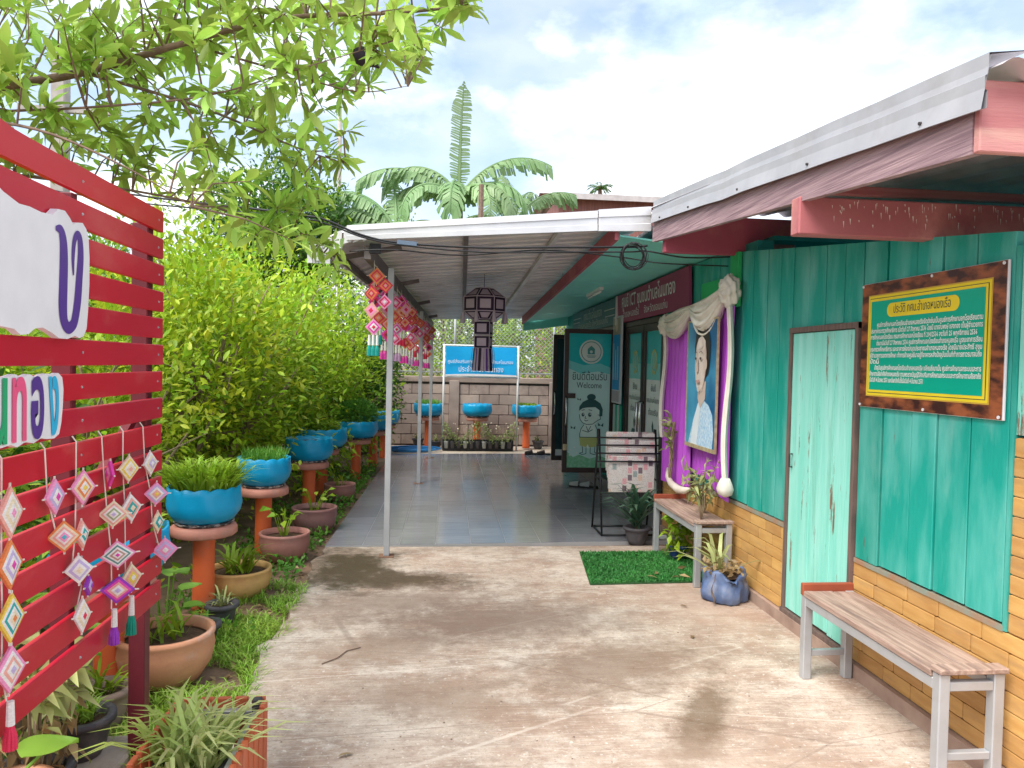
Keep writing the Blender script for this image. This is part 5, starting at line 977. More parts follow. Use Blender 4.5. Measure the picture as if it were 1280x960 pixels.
# ================================================================== TYRE PLANTERS ON ORANGE PEDESTALS
ped_disc = MB().lathe((0, 0, 0), [(.185, .46), (.20, .47), (.20, .515), (.185, .53)], 48, fn=lambda th, i, r, z: (r * (1 + .018 * math.cos(16 * th)), z), capt=True).mesh('top_disc', M_pinkcem, True)
ped_col = MB().lathe((0, 0, 0), [(.072, -.04), (.069, .0), (.066, .25), (.068, .462)], 24, capb=True).mesh('column', M_orange, True)
def ty_fn(th, i, r, z):
    s_ = abs(math.sin(7 * th)); return (r + (.005 * math.sin(9 * th + i) if 1 < i < 5 else 0) + (.007 * s_ if i in (5, 6) else 0), z + (.012 * s_ if i in (5, 6) else 0))
tyre_m = MB().lathe((0, 0, 0), [(.17, .018), (.215, .035), (.255, .085), (.268, .14), (.258, .20), (.256, .238), (.246, .24), (.235, .21), (.22, .20)], 84, fn=ty_fn).mesh('bowl', M_blue, True)
frill_m = MB().lathe((0, 0, 0), [(.15, .001), (.205, .004), (.215, .016), (.165, .019)], 56, fn=lambda th, i, r, z: (r * (1 + .035 * math.cos(14 * th)), z + .004 * math.cos(14 * th) * (1 if i in (1, 2) else 0) + .003)).mesh('frilled_base', mat('frilled rubber', (.05, .05, .055), (.45, .36, .33), .8, scale=30, lo=.5, hi=.56), True)
tsoil_m = MB().lathe((0, 0, 0), [(.228, .205), (.15, .215), (.01, .22)], 24, capb=False, capt=True).mesh('soil', M_soil, True)
def planter(x, y, plab, label, plant, s=1.0, zb_=0.0, group='tyre planters on pedestals'):
    p = thing('pedestal', plab, 'pedestal', (x, y, zb_), 'orange pedestals under the planters')
    inst('column', ped_col, p, (x, y, zb_)); inst('top_disc', ped_disc, p, (x, y, zb_), (0, 0, random.uniform(0, 6)))
    t = thing('tyre_planter', label, 'planter', (x, y, zb_ + .53), group); rz_ = random.uniform(0, 6)
    for nm, me in (('bowl', tyre_m), ('frilled_base', frill_m), ('soil', tsoil_m)): inst(nm, me, t, (x, y, zb_ + .53), (0, 0, rz_), (s, s, 1))
    z = zb_ + .53 + .213
    if plant == 'lime': n = 620; P = disc(n, .215, (x, y, z)); d = P - [x, y, z]; D = updir(n, .25) + d * 2.2; blades('foliage', [x, y, 0] * np.ones((n, 1)) + (P - [x, y, 0]) * [s, s, 1], D, rng.uniform(.16, .30, n), .013, M_lime, t, bend=.45)
    if plant == 'chive': n = 900; P = disc(n, .215 * s, (x, y, z)); D = updir(n, .22); blades('foliage', P, D, rng.uniform(.07, .14, n), .004, M_chive, t, bend=.2)
    if plant == 'seedling': n = 800; P = disc(n, .22, (x, y, z)); P[:, 2] += rng.uniform(.01, .11, n); leaves('foliage', P, rng.normal(0, 1, (n, 3)) + [0, 0, .5], rng.uniform(.03, .05, n), .03, M_lime, t)
    if plant == 'bush':
        n = 2600; v = nrm(rng.normal(0, 1, (n, 3))) * (rng.uniform(.25, 1, n) ** .4)[:, None]; P = v * [.27, .27, .19] + [x, y, z + .12]; P[:, 2] = np.maximum(P[:, 2], z - .02); leaves('foliage', P, v + [0, 0, .25] + rng.normal(0, .35, (n, 3)), rng.uniform(.05, .085, n), .016, leafm('bush leaf', (.09, .26, .04), (.15, .33, .05)), t)
    if plant == 'low': n = 300; P = disc(n, .2, (x, y, z)); P[:, 2] += rng.uniform(0, .04, n); leaves('foliage', P, rng.normal(0, 1, (n, 3)) + [0, 0, .6], .045, .03, M_leafG, t)
planter(-1.52, 3.72, 'orange pedestal behind the red slats', 'blue tyre planter partly hidden behind the red slats', 'seedling')
planter(-1.445, 4.95, 'orange pedestal under the tall lime grass planter', 'blue tyre planter filled with tall lime green blades', 'lime', .85)
planter(-1.39, 6.4, 'orange pedestal under the fine chive planter', 'blue scalloped tyre planter with fine short green chives', 'chive', .82)
planter(-1.275, 8.0, 'orange pedestal under the bare soil planter', 'blue tyre planter with hardly any growth in its soil', 'none', .92)
planter(-1.31, 9.15, 'orange pedestal under the leafy seedling planter', 'blue tyre planter heaped with round yellow green seedlings', 'seedling', 1.12)
planter(-1.03, 10.4, 'orange pedestal under the bushy planter', 'blue tyre planter with one dense round green bush', 'bush', 1.1)
planter(-.89, 11.6, 'orange pedestal behind the bushy planter', 'blue tyre planter with low leaves behind the bushy one', 'low')
planter(-.80, 12.7, 'orange pedestal at the end of the row by the block wall', 'blue tyre planter with low leaves at the row end by the block wall', 'low')
planter(-.06, 13.95, 'orange pedestal behind the rear canopy posts', 'blue tyre planter with grass tufts against the block wall beside the banner frame', 'chive', 1.05, .06)
planter(.85, 13.98, 'orange pedestal behind the black seedling trough', 'blue white-rimmed tyre planter below the blue banner', 'none', 1.05, .06)
planter(1.785, 13.95, 'orange pedestal between banner frame and open doors', 'blue tyre planter with low pale seedlings near the open doors', 'low', 1.05, .06)

# ================================================================== CLAY AND PLASTIC POTS
def claypot(label, x, y, r, h, m, plant, name='potted_plant', bowl=True, z=-.03):
    t = thing(name, label, 'potted plant', (x, y, z), 'pots on the ground by the planters')
    put_pot(t, (x, y, z), bowl_profile(r, h) if bowl else pot_profile(r, h), m, r * .86, h * .8)
    zz = z + h * .8
    if plant[0] == 'strap': n = plant[1]; P = disc(n, r * .4, (x, y, zz)); blades('foliage', P, updir(n, .5), rng.uniform(.6, 1.1, n) * plant[2], plant[3], plant[4], t, bend=.5)
    if plant[0] == 'broad':
        n = plant[1]; st = MB(); P, D = [], []
        for k in range(n):
            a = random.uniform(0, 6.28); rr_ = r * random.uniform(.2, .9); hh = plant[2] * random.uniform(.5, 1); p = Vector((x + rr_ * math.cos(a), y + rr_ * math.sin(a), zz + hh)); st.tube([(x + .2 * rr_ * math.cos(a), y + .2 * rr_ * math.sin(a), zz), (p.x * .6 + x * .4, p.y * .6 + y * .4, zz + hh * .7), p], .004, 5); P.append(list(p)); D.append([math.cos(a), math.sin(a), random.uniform(-.5, .4)])
        st.build('stem', M_leafG, t); leaves('foliage', np.array(P), np.array(D), plant[3], plant[3] * .62, plant[4], t)
    return t
claypot('wide orange terracotta bowl with chalky marks and green shoots behind the fence post', -1.30, 3.83, .235, .27, M_terra, ('strap', 26, .24, .02, M_leafG))
claypot('ochre yellow clay bowl with strappy plant under the lime grass planter', -1.29, 5.22, .215, .20, M_terray, ('strap', 34, .30, .026, M_leafG))
claypot('reddish glazed clay bowl with a leafy stem under the chive planter', -1.16, 6.12, .20, .24, M_terrap, ('broad', 12, .26, .09, M_leafG))
claypot('purple brown clay bowl with thin stems under the bare soil planter', -1.08, 7.12, .21, .25, mat('violet clay', (.33, .17, .16), (.26, .12, .11), .6, dirt=(.45, .33, .31, .5), dscale=5), ('broad', 10, .25, .07, M_leafG))
claypot('small purple brown clay bowl with a trailing shoot further along the porch edge', -1.04, 8.72, .18, .21, M_terrap, ('broad', 7, .2, .07, M_leafD))
claypot('small grey plastic pot with spiky pale green leaves beside the grass', -1.24, 4.62, .085, .15, M_plast, ('strap', 22, .16, .012, M_palegreen), bowl=False)
claypot('small grey plastic pot with thin trailing leaves behind the orange bowl', -1.27, 4.33, .09, .13, M_plast, ('strap', 20, .13, .010, M_chive), bowl=False)
claypot('black plastic pot with low bushy grass on a flat stone slab', -1.33, 3.02, .105, .16, M_plast, ('strap', 90, .12, .009, M_grass), bowl=False, z=.04)
claypot('grey terracotta pot with upright grassy leaves behind the dark fence post', -1.40, 3.36, .11, .19, mat('grey clay', (.34, .24, .2), (.26, .18, .15), .8), ('strap', 30, .2, .014, M_lime), bowl=False)
tag(MB().bbox((-1.6, 2.80, -.04), (-1.16, 3.18, .038), .012).build('stone_slab', mat('slab cement', (.50, .42, .35), (.38, .31, .26), .9, bump=.3)), 'flat cement slab under the black plastic pot', 'slab')
tp_ = claypot('pale terracotta pot with one large taro leaf at the fence foot', -1.33, 2.50, .13, .24, M_terra, ('none',), bowl=False)
def bigleaf(t, c, d, L_, m):
    d = Vector(d).normalized(); s_ = d.cross(Vector((0, 0, 1))).normalized(); nn = s_.cross(d)
    def fn(u, v):
        w_ = math.sin(math.pi * min(1, .12 + .88 * u) ** .8) * .48 * L_; q = (v - .5) * 2; return Vector(c) + d * (u * L_) + s_ * (q * w_) + nn * (.10 * L_ * q * q - .18 * L_ * u * u)
    MB().grid(fn, 10, 8).build('leaf', m, t, smooth=True)
M_taro = leafm('taro leaf', (.22, .42, .05), (.26, .46, .07), .35, .05)
MB().tube([(-1.33, 2.50, .15), (-1.29, 2.52, .25), (-1.24, 2.55, .30)], .006, 6).build('stem', M_taro, tp_); bigleaf(tp_, (-1.29, 2.50, .31), (.55, .5, .05), .17, M_taro)
# variegated drying plant behind the fence foot
vg = claypot('tall variegated cream and green plant with drying lower leaves behind the fence', -1.37, 2.74, .12, .18, M_plast, ('none',), bowl=False)
st = MB(); P, D, Pd, Dd = [], [], [], []
for k in range(12):
    a = random.uniform(0, 6.28); q = Vector((-1.37 + .09 * math.cos(a), 2.74 + .13 * math.sin(a), random.uniform(.42, .62))); st.tube([(-1.37 + .04 * math.cos(a), 2.74 + .04 * math.sin(a), .1), q], [.008, .005], 5)
    for j in range(6): P.append(list(q + V(0, 0, random.uniform(-.16, .02)))); D.append([random.gauss(0, 1), random.gauss(0, 1), random.uniform(-.9, .5)])
    for j in range(7): Pd.append([q.x + random.uniform(-.04, .04), q.y + random.uniform(-.04, .04), random.uniform(.15, .40)]); Dd.append([random.gauss(0, .6), random.gauss(0, .6), -.9])
st.build('stem', M_twig, vg); leaves('foliage', np.array(P), np.array(D), .14, .05, M_varieg, vg, droop=.3); leaves('dry_leaves', np.array(Pd), np.array(Dd), .10, .03, M_dry, vg)
bl = thing('broadleaf_plant', 'round-leaved green plant growing behind the red fence foot', 'plant', (-1.62, 3.25, 0))
for k in range(9): a = k * .7; q = (-1.62 + .12 * math.cos(a), 3.25 + .14 * math.sin(a), .35 + .06 * (k % 4)); MB().tube([(-1.62, 3.25, -.02), q], .005, 5).build('stem', M_taro, bl); bigleaf(bl, q, (math.cos(a), math.sin(a), .1), .14, M_taro)
bl = thing('broadleaf_plant', 'broad-leaved young plant between the orange bowl and first pedestal', 'plant', (-1.42, 4.15, 0))
for k in range(8): a = k * .8; q = (-1.42 + .10 * math.cos(a), 4.15 + .10 * math.sin(a), .25 + .07 * (k % 4)); MB().tube([(-1.42, 4.15, -.02), q], .004, 5).build('stem', M_taro, bl); bigleaf(bl, q, (math.cos(a), math.sin(a), .2), .12, M_taro)

# orange slatted planter box
M_boxw = mat('orange slat paint', (.55, .13, .05), (.45, .095, .035), .55, scale=4, stretch=(3, 3, .6), dirt=(.60, .28, .18, .4), dscale=5)
bx = thing('slatted_planter_box', 'orange wooden slat planter box with spider plant beside the concrete', 'planter', (-.80, 2.50, 0))
for k in range(5):
    x = -.885 + k * .061; MB().bbox((x, 2.795, .0), (x + .048, 2.815, .35), .003).build('slat', M_boxw, bx)
    if k < 8: MB().bbox((x, 2.185, 0), (x + .048, 2.205, .35), .003).build('slat', M_boxw, bx)
for k in range(8):
    y = 2.21 + k * .073
    for x in (-.598, -.91): MB().bbox((x, y, 0), (x + .02, y + .055, .35), .003).build('slat', M_boxw, bx)
for z in (.05, .30): MB().bbox((-.885, 2.765, z - .015), (-.60, 2.793, z + .015), .002).build('rail', M_steel, bx); MB().bbox((-.628, 2.21, z - .015), (-.60, 2.763, z + .015), .002).build('rail', M_steel, bx)
MB().bbox((-.632, 2.762, .0), (-.60, 2.794, .355), .003).build('corner_post', M_plast, bx)
put_pot(bx, (-.76, 2.50, .0), pot_profile(.11, .27), M_plast, .10, .24)
n = 150; P = disc(n, .09, (-.76, 2.50, .24)); blades('foliage', P, updir(n, .55), rng.uniform(.20, .38, n), .016, leafm('spider plant leaf', (.46, .60, .13), (.62, .70, .30), .4, .3), bx, bend=.6)

# ================================================================== BLOCK WALL, CHAIN LINK, BANNER
bw = thing('block_wall', 'grey cement block wall with posts and coping behind the yard', 'wall', (.8, 14.5, 0))
MB().box((-4.2, 14.47, -.05), (3.6, 14.60, 1.22)).build('core', M_blockdark, bw)
blk = MB().bbox((-.5, -.5, -.5), (.5, .5, .5), .03).mesh('block', M_block)
bays = [(-1.75, -.02 + .35), (.52, 2.28), (2.47, 3.6)]
for (xa_, xb_) in bays:
    for r_ in range(6):
        x = xa_ - (.2 if r_ % 2 else 0)
        while x < xb_:
            a_, b_ = max(x, xa_), min(x + .39, xb_)
            if b_ - a_ > .03: inst('block', blk, bw, ((a_ + b_) / 2, 14.455 + random.uniform(-.003, .003), .02 + r_ * .195 + .0975), scale=(b_ - a_ - .012, .06, .183))
            x += .39
for x in (.33, 2.28, -1.94): MB().bbox((x, 14.38, -.05), (x + .19, 14.62, 1.26), .008).build('pier', mat('pier cement', (.34, .27, .235), (.24, .185, .165), .9, scale=3, bump=.3, dirt=(.13, .10, .09, .7), dscale=1.5), bw)
MB().bbox((-4.2, 14.40, 1.222), (3.6, 14.64, 1.335), .01).build('coping', mat('coping cement', (.36, .28, .23), (.22, .165, .14), .9, scale=2, stretch=(1, 1, 3), bump=.3, dirt=(.10, .075, .06, .7), dscale=1.2), bw)
cl = thing('chain_link_fence', 'chain-link mesh fence on thin posts above the block wall', 'fence', (.8, 14.53, 1.33))
M_wire = mat('galvanised wire', (.50, .52, .52), (.40, .42, .42), .5, metal=.5)
mb = MB(); z0, z1 = 1.36, 2.95; H_ = z1 - z0
for s_ in (1, -1):
    x = -4.2 - H_
    while x < 3.6 + H_:
        xa_, xb_ = x, x + H_; za_, zb_ = (z0, z1) if s_ > 0 else (z1, z0)
        lo_, hi_ = max(xa_, -4.2), min(xb_, 3.6)
        if hi_ > lo_ + .02:
            f = lambda q: za_ + (zb_ - za_) * (q - xa_) / (xb_ - xa_)
            mb.bar((lo_, 14.53 + .004 * s_, f(lo_)), (hi_, 14.53 + .004 * s_, f(hi_)), .0065, .0065, up=(0, 1, 0))
        x += .078
stuff(mb.build('wire_mesh', M_wire, cl))
for x in (-3.9, -1.85, .42, 2.37): MB().tube([(x, 14.53, 1.335), (x, 14.53, 3.0)], .022, 8).build('post', M_steel, cl, smooth=True)
for z in (1.42, 2.95): MB().tube([(-4.2, 14.55, z), (3.6, 14.55, z)], .012, 6).build('rail', M_steel, cl)
bf = thing('banner_frame', 'white pipe frame holding a blue Thai banner in front of the block wall', 'banner', (.88, 13.75, 0))
bx0, bx1, by_ = .205, 1.575, 13.72
M_pvc = flat('white pipe', (.72, .72, .72), .4)
for x in (bx0, bx1): MB().tube([(x, by_, 0), (x, by_, 1.93)], .018, 10).build('pole', M_pvc, bf, smooth=True)
for z in (1.925, 1.345): MB().tube([(bx0 - .03, by_ + .02, z), (bx1 + .05, by_ + .02, z)], .014, 8).build('cross_pole', M_pvc, bf, smooth=True)
MB().grid(lambda u, v: (bx0 + .03 + (bx1 - bx0 - .06) * u, by_ - .02 + .012 * math.sin(u * 5 + v * 3) + .01 * math.sin(u * 11), 1.365 + .54 * v), 24, 8).build('banner_cloth', mat('banner blue cloth', (.0, .30, .66), (.01, .38, .74), .5, scale=1.5), bf, smooth=True)
B = Board((bx0 + .03, by_ - .046, 1.365), (1, 0, 0), (0, 0, 1), bf)
B.text('lettering', 'ศูนย์ส่งเสริมการเรียนรู้ประจำตำบลโนนทอง', .04, .235, 1.20, .085, M_print, 1); B.text('lettering', 'ประจำตำบลโนนทอง', .24, .08, .82, .14, M_print, 1)
B.ell('emblem', (.62, .42), .075, .075, M_print, 1); B.polys('trim_print', [[(0, 0), (1.31, 0), (1.31, .025), (.9, .04), (.4, .04), (0, .02)]], M_print, 1)

tr_ = thing('seedling_trough', 'long black trough of flowering seedlings below the blue banner', 'planter', (.87, 13.75, 0))
MB().bbox((.20, 13.55, 0), (1.50, 13.67, .06), .01).build('base_tray', M_black, tr_); fr = MB(); fr.box((.20, 13.55, .06), (1.50, 13.57, .20)); fr.box((.20, 13.65, .06), (1.50, 13.67, .20)); fr.box((.20, 13.57, .06), (.22, 13.65, .20)); fr.box((1.48, 13.57, .06), (1.50, 13.65, .20)); fr.build('trough_side', M_black, tr_)
for k in range(11):
    x = .27 + k * .115; MB().lathe((x, 13.535, .05), [(.030, 0), (.042, .12), (.044, .13), (.034, .12)], 10).build('seed_cup', M_plast if k % 3 else flat('clear cup', (.4, .42, .4)), tr_, smooth=True)
P = np.stack([rng.uniform(.2, 1.55, 900), rng.normal(13.58, .06, 900), .18 + .30 * rng.uniform(0, 1, 900) ** .8], 1); P[:, 2] *= (.8 + .3 * np.sin(P[:, 0] * 9))
leaves('foliage', P, rng.normal(0, 1, P.shape) + [0, 0, .4], rng.uniform(.035, .07, 900), .028, leafm('seedling leaf', (.26, .34, .10), (.38, .42, .20)), tr_)
st = MB()
for k in range(36): x = random.uniform(.22, 1.52); st.tube([(x, 13.58, .12), (x + random.uniform(-.05, .05), 13.56, random.uniform(.3, .5))], .003, 4)
st.build('stem', M_twig, tr_)
P = np.stack([rng.uniform(.25, 1.6, 40), rng.normal(13.55, .05, 40), rng.uniform(.36, .52, 40)], 1); leaves('blossom', P, rng.normal(0, 1, P.shape), .035, .03, flat('blossom', (.75, .66, .45)), tr_)
for lab, x, y in (('small black pot with pale shoots against the block wall pier', 2.02, 14.0), ('low dark pot beside the rear canopy posts', .08, 13.8), ('low dark pot at the foot of the block wall near the hose', -.25, 14.15)):
    claypot(lab, x, y, .10, .16, M_plast, ('strap', 16, .2, .02, M_palegreen), bowl=False, z=-.006)
hm = thing('blue_hose', 'coiled blue garden hose lying on the yard paving', 'hose', (-.35, 13.45, 0)); pts = []
for i in range(150): a = i * .28; R_ = .16 + .10 * math.sin(i * .11) + .001 * i; pts.append((-.36 + R_ * 1.4 * math.cos(a), 13.45 + R_ * .9 * math.sin(a), .012 + .0003 * i))
MB().tube(pts, .014, 6).build('hose', flat('blue hose', (.02, .22, .55), .4), hm, smooth=True)
def shoe(label, x, y, rot, m, L_=.25, z=.0):
    t = thing('shoe', label, 'shoe', (x, y, z), 'shoes left on the porch'); c, s_ = math.cos(rad(rot)), math.sin(rad(rot))
    def W_(a, b, h): return (x + a * c - b * s_, y + a * s_ + b * c, z + h)
    ol = [(-.48, .14), (-.40, .17), (-.1, .16), (.15, .19), (.36, .18), (.48, .08), (.5, 0), (.48, -.08), (.36, -.18), (.15, -.19), (-.1, -.15), (-.40, -.15), (-.48, -.12), (-.5, 0)]
    n = len(ol); MB().add([W_(a * L_, b * L_, 0) for a, b in ol] + [W_(a * L_, b * L_, .022) for a, b in ol], [tuple(range(n))[::-1], tuple(range(n, 2 * n))] + [(i, (i + 1) % n, n + (i + 1) % n, n + i) for i in range(n)]).build('sole', M_tyre, t)
    MB().grid(lambda u, v: W_((-.05 + .5 * u) * L_, math.cos(math.pi * v) * (.19 - .06 * u) * L_, .022 + math.sin(math.pi * v) * (.065 - .03 * u)), 6, 8).build('upper', m, t, smooth=True)
M_br = flat('brown leather', (.06, .035, .03), .5)
shoe('dark brown sandal on the porch edge, the one farther from the doors', 1.76, 13.02, 200, M_br, z=.0105); shoe('dark brown sandal on the porch edge, the one nearer the doors', 1.98, 13.0, 190, M_br, z=.0105)
shoe('grey canvas shoe on the tiles beneath the printed door leaf', 1.92, 9.55, 150, flat('grey canvas', (.35, .36, .36)), z=.0105); shoe('grey canvas shoe beside its twin beneath the printed door leaf', 2.05, 9.5, 160, flat('grey canvas', (.35, .36, .36)), z=.0105)

# ================================================================== SHRUBS AND TREES
def shrub(name, label, x, y, h, rx, rz_, m, nclump, per, ln, seed, trunk_h=.3, stems=7, group=None, wide=.42, dark=None, sparse=0, cat='shrub'):
    r_ = np.random.default_rng(seed); t = thing(name, label, cat, (x, y, -.03), group); cz = h - rz_
    base = nrm(r_.normal(0, 1, (nclump, 3))) * (r_.uniform(.12, 1, nclump) ** .45)[:, None]
    lump = 1 + .28 * np.sin(base[:, 0] * 6 + seed) * np.cos(base[:, 2] * 5 + seed) + .20 * np.sin(base[:, 1] * 9 + seed * 2) + r_.normal(0, .07, nclump)
    C = base * lump[:, None] * [rx, rx, rz_] + [x, y, cz]; C[:, 2] = np.maximum(C[:, 2], .08)
    outd = nrm(base + [0, 0, .35])
    P = np.repeat(C, per, 0) + r_.normal(0, ln * 1.1, (nclump * per, 3)); D = np.repeat(outd, per, 0) + r_.normal(0, .75, (nclump * per, 3)); L_ = r_.uniform(.65, 1.25, len(P)) * ln
    old = r_.uniform(0, 1, len(P)) < .24; alt = {M_leafY: M_leafG, M_leafG: M_leafD, M_leafB: M_leafY, M_leafD: M_leafG}.get(m, m)
    leaves('crown', P[~old], D[~old], L_[~old], L_[~old] * wide, m, t, fine=y < 8); leaves('older_leaves', P[old], D[old], L_[old] * 1.15, L_[old] * wide, alt, t, fine=y < 8)
    mb = MB(); idx = r_.choice(nclump, min(nclump, stems * 6), replace=False)
    for k in range(stems):
        tip = C[idx[k]]; b0 = np.array([x, y, -.03]) + r_.normal(0, .06 + .04 * rx, 3) * [1, 1, 0]; md = b0 * .45 + tip * .55 + r_.normal(0, .08, 3); md[2] = max(md[2], trunk_h)
        R_ = .012 + .012 * h; mb.tube([b0, b0 * .6 + md * .4 + [0, 0, .1], md, tip], [R_, R_ * .75, R_ * .5, R_ * .15], 6)
        for j in range(5): q = C[idx[(stems + k * 5 + j) % len(idx)]]; mb.tube([md, (md + q) / 2 + r_.normal(0, .04, 3), q], [R_ * .4, R_ * .28, R_ * .1], 5)
    mb.build('trunk', M_twig if h < 4 else M_bark, t, smooth=True); return t
G_ = 'leafy shrubs behind the planters'
shrub('shrub', 'twiggy yellow green shrub rising past the end of the red fence', -2.55, 5.6, 2.25, .85, 1.15, M_leafY, 620, 11, .07, 1, group=G_, stems=14)
shrub('shrub', 'tall yellow green shrub behind the lime grass planter', -2.25, 7.2, 2.75, .95, 1.4, M_leafY, 1000, 13, .085, 2, group=G_, stems=10)
shrub('shrub', 'dense bright green shrub behind the bare soil planter', -2.25, 9.0, 2.75, 1.1, 1.4, M_leafB, 1150, 13, .095, 3, group=G_)
shrub('shrub', 'dense green shrub beside the canopy eave and bushy planter', -1.75, 10.9, 2.6, .95, 1.3, M_leafB, 1050, 13, .085, 4, group=G_)
shrub('shrub', 'dark green shrub in the corner by the block wall', -1.25, 13.2, 2.3, .65, 1.1, M_leafD, 900, 14, .08, 5, group=G_)
shrub('shrub', 'mid green shrub filling behind the red fence slats', -2.9, 4.0, 1.75, .95, .95, M_leafG, 900, 12, .085, 6, group=G_)
shrub('shrub', 'low broad green shrub behind the fence foot', -2.2, 2.9, 1.15, .7, .6, M_leafG, 360, 12, .08, 7, group=G_)
shrub('shrub', 'yellowish shrub further back from the red fence', -4.2, 6.2, 2.3, 1.3, 1.2, M_leafB, 1100, 12, .09, 8, group=G_)
shrub('shrub', 'large green shrub standing back behind the yellow green ones', -4.1, 9.2, 3.0, 1.6, 1.5, M_leafG, 1500, 12, .10, 9, group=G_)
shrub('shrub', 'wide green shrub beyond the corner of the block wall', -3.0, 12.0, 3.3, 1.5, 1.6, M_leafB, 1500, 12, .10, 10, group=G_)
T_ = 'trees beyond the block wall'
shrub('broadleaf_tree', 'dark rounded tree left of the banana plants', -3.5, 17.5, 6.1, 1.6, 2.2, M_leafD, 1700, 13, .14, 11, 1.5, 6, T_, cat='tree')
shrub('broadleaf_tree', 'light green tree behind the chain-link fence and banner', .6, 17.2, 3.9, 1.9, 1.9, M_leafB, 800, 12, .11, 12, .8, 6, T_, cat='tree')
shrub('broadleaf_tree', 'light green tree behind the chain-link fence near the doors', 3.4, 17.8, 4.2, 2.0, 2.0, M_leafB, 800, 12, .11, 13, .8, 6, T_, cat='tree')
shrub('broadleaf_tree', 'yellow green tree below the banana leaves', -.9, 20.0, 5.2, 1.8, 2.2, M_leafY, 700, 12, .12, 14, 1, 6, T_, cat='tree')
shrub('broadleaf_tree', 'dense mid green tree low behind the banana stems', 1.9, 21.5, 5.0, 2.2, 2.3, M_leafG, 700, 12, .13, 15, 1, 6, T_, cat='tree')
shrub('broadleaf_tree', 'distant green tree beyond the hedge near the grey pole', -7.5, 18.0, 4.6, 2.6, 2.2, M_leafG, 700, 12, .13, 16, 1, 6, T_, cat='tree')
shrub('broadleaf_tree', 'distant pale green tree far left behind the hedge', -11.0, 15.0, 4.0, 2.6, 2.0, M_leafY, 700, 12, .13, 17, 1, 6, T_, cat='tree')

# banana plants ------------------------------------------------------
def frond(t, base, az, el, L_, w_, droop, torn, seed):
    """arched midrib with a torn two-sided blade"""
    r_ = random.Random(seed); N_ = 48; d = Vector((math.cos(rad(az)), math.sin(rad(az)), 0)); pts = []; p = Vector(base); e_ = el
    for i in range(N_ + 1):
        pts.append(p.copy()); p = p + (d * math.cos(rad(e_)) + V(0, 0, math.sin(rad(e_)))) * L_ / N_; e_ -= droop / N_ * (1 + 1.0 * i / N_)
    s_ = Vector((-d.y, d.x, 0)); mb = MB()
    for sg in (1, -1):
        i = 4
        while i < N_:
            run = r_.choice((1, 1, 2)) if torn else 3; j = min(i + run, N_); gap = (r_.uniform(.0, .2) if el < 85 else r_.uniform(.05, .4)) if torn else .03; sag = (r_.uniform(.35, .95) if el < 85 else r_.uniform(.05, .3)) if torn else .15
            def wd_(k): q = (k - 4) / (N_ - 4); return w_ * min(1, (q * 7) ** .6) * (1 - max(0, (q - .7) / .3) ** 2 * .85)
            a0_, a1_ = pts[i], pts[i].lerp(pts[j], 1 - gap) if torn else pts[j]
            k0 = .55; o0 = s_ * sg * wd_(i); o1 = s_ * sg * wd_(j) * (1 - gap * .3)
            tan = (pts[j] - pts[i]).normalized(); fw_ = tan * wd_(i) * .35
            m0, m1 = a0_ + o0 * k0 * (1 - .3 * sag) + fw_ * .4 + V(0, 0, -.25 * w_ * sag), a1_ + o1 * k0 * (1 - .3 * sag) + fw_ * .4 + V(0, 0, -.25 * w_ * sag)
            e0, e1 = a0_ + o0 * (1 - .5 * sag) + fw_ + V(0, 0, -w_ * sag), a1_ + o1 * (1 - .5 * sag) + fw_ + V(0, 0, -w_ * (sag + .05))
            mb.add([a0_, a1_, m1, m0, e1, e0], [(0, 1, 2, 3), (3, 2, 4, 5)]); i = j
    mb.tube(pts, [.05 * (1 - i / N_) + .008 for i in range(N_ + 1)], 6)
    mb.build('frond', M_banana, t)
def banana(label, x, y, h, fr_):
    t = thing('banana_plant', label, 'banana plant', (x, y, -.03), 'banana plants behind the wall')
    MB().tube([(x, y, -.03), (x + .03, y, h * .5), (x, y, h + .1)], [.17, .14, .09], 12).build('stem', mat('banana stem', (.28, .27, .12), (.22, .16, .08), .7, stretch=(1, 1, .3), scale=6), t, smooth=True)
    for k, (az, el, L_, dr_) in enumerate(fr_): frond(t, (x, y, h), az, el, L_, .42 if el < 85 else .31, dr_, True, k * 7 + int(x * 10))
banana('tall banana plant with one upright leaf and arching torn leaves', .55, 18.0, 5.5, [(118, 89, 2.8, -6), (0, 62, 2.7, 62), (178, 66, 2.4, 95), (185, 45, 2.7, 60), (-8, 50, 2.7, 125), (172, 40, 2.6, 100), (215, 35, 2.4, 100), (-40, 40, 2.4, 110), (30, 55, 2.4, 120), (150, 55, 2.5, 120), (260, 45, 2.0, 110), (300, 40, 2.2, 120)])
banana('shorter banana plant with drooping leaves beside the tall one', -.9, 17.6, 4.5, [(180, 50, 2.3, 70), (172, 72, 2.0, 60), (10, 40, 2.0, 100), (200, 30, 2.2, 80), (150, 65, 2.2, 80), (20, 55, 2.0, 100), (-80, 40, 2.0, 100), (100, 80, 1.8, 30)])
banana('banana plant with wide lower leaves near the red roofed house', 1.9, 18.6, 4.9, [(0, 70, 2.1, 60), (5, 55, 2.3, 110), (170, 50, 2.3, 110), (60, 75, 2.0, 50), (-30, 40, 2.2, 110), (110, 80, 1.8, 20), (-100, 40, 2.0, 90)])
tag(MB().tube([(.97, 16.0, -.03), (.96, 16.0, 5.42)], .055, 8).build('timber_post', M_bark), 'bare brown timber post standing among the banana plants', 'post')

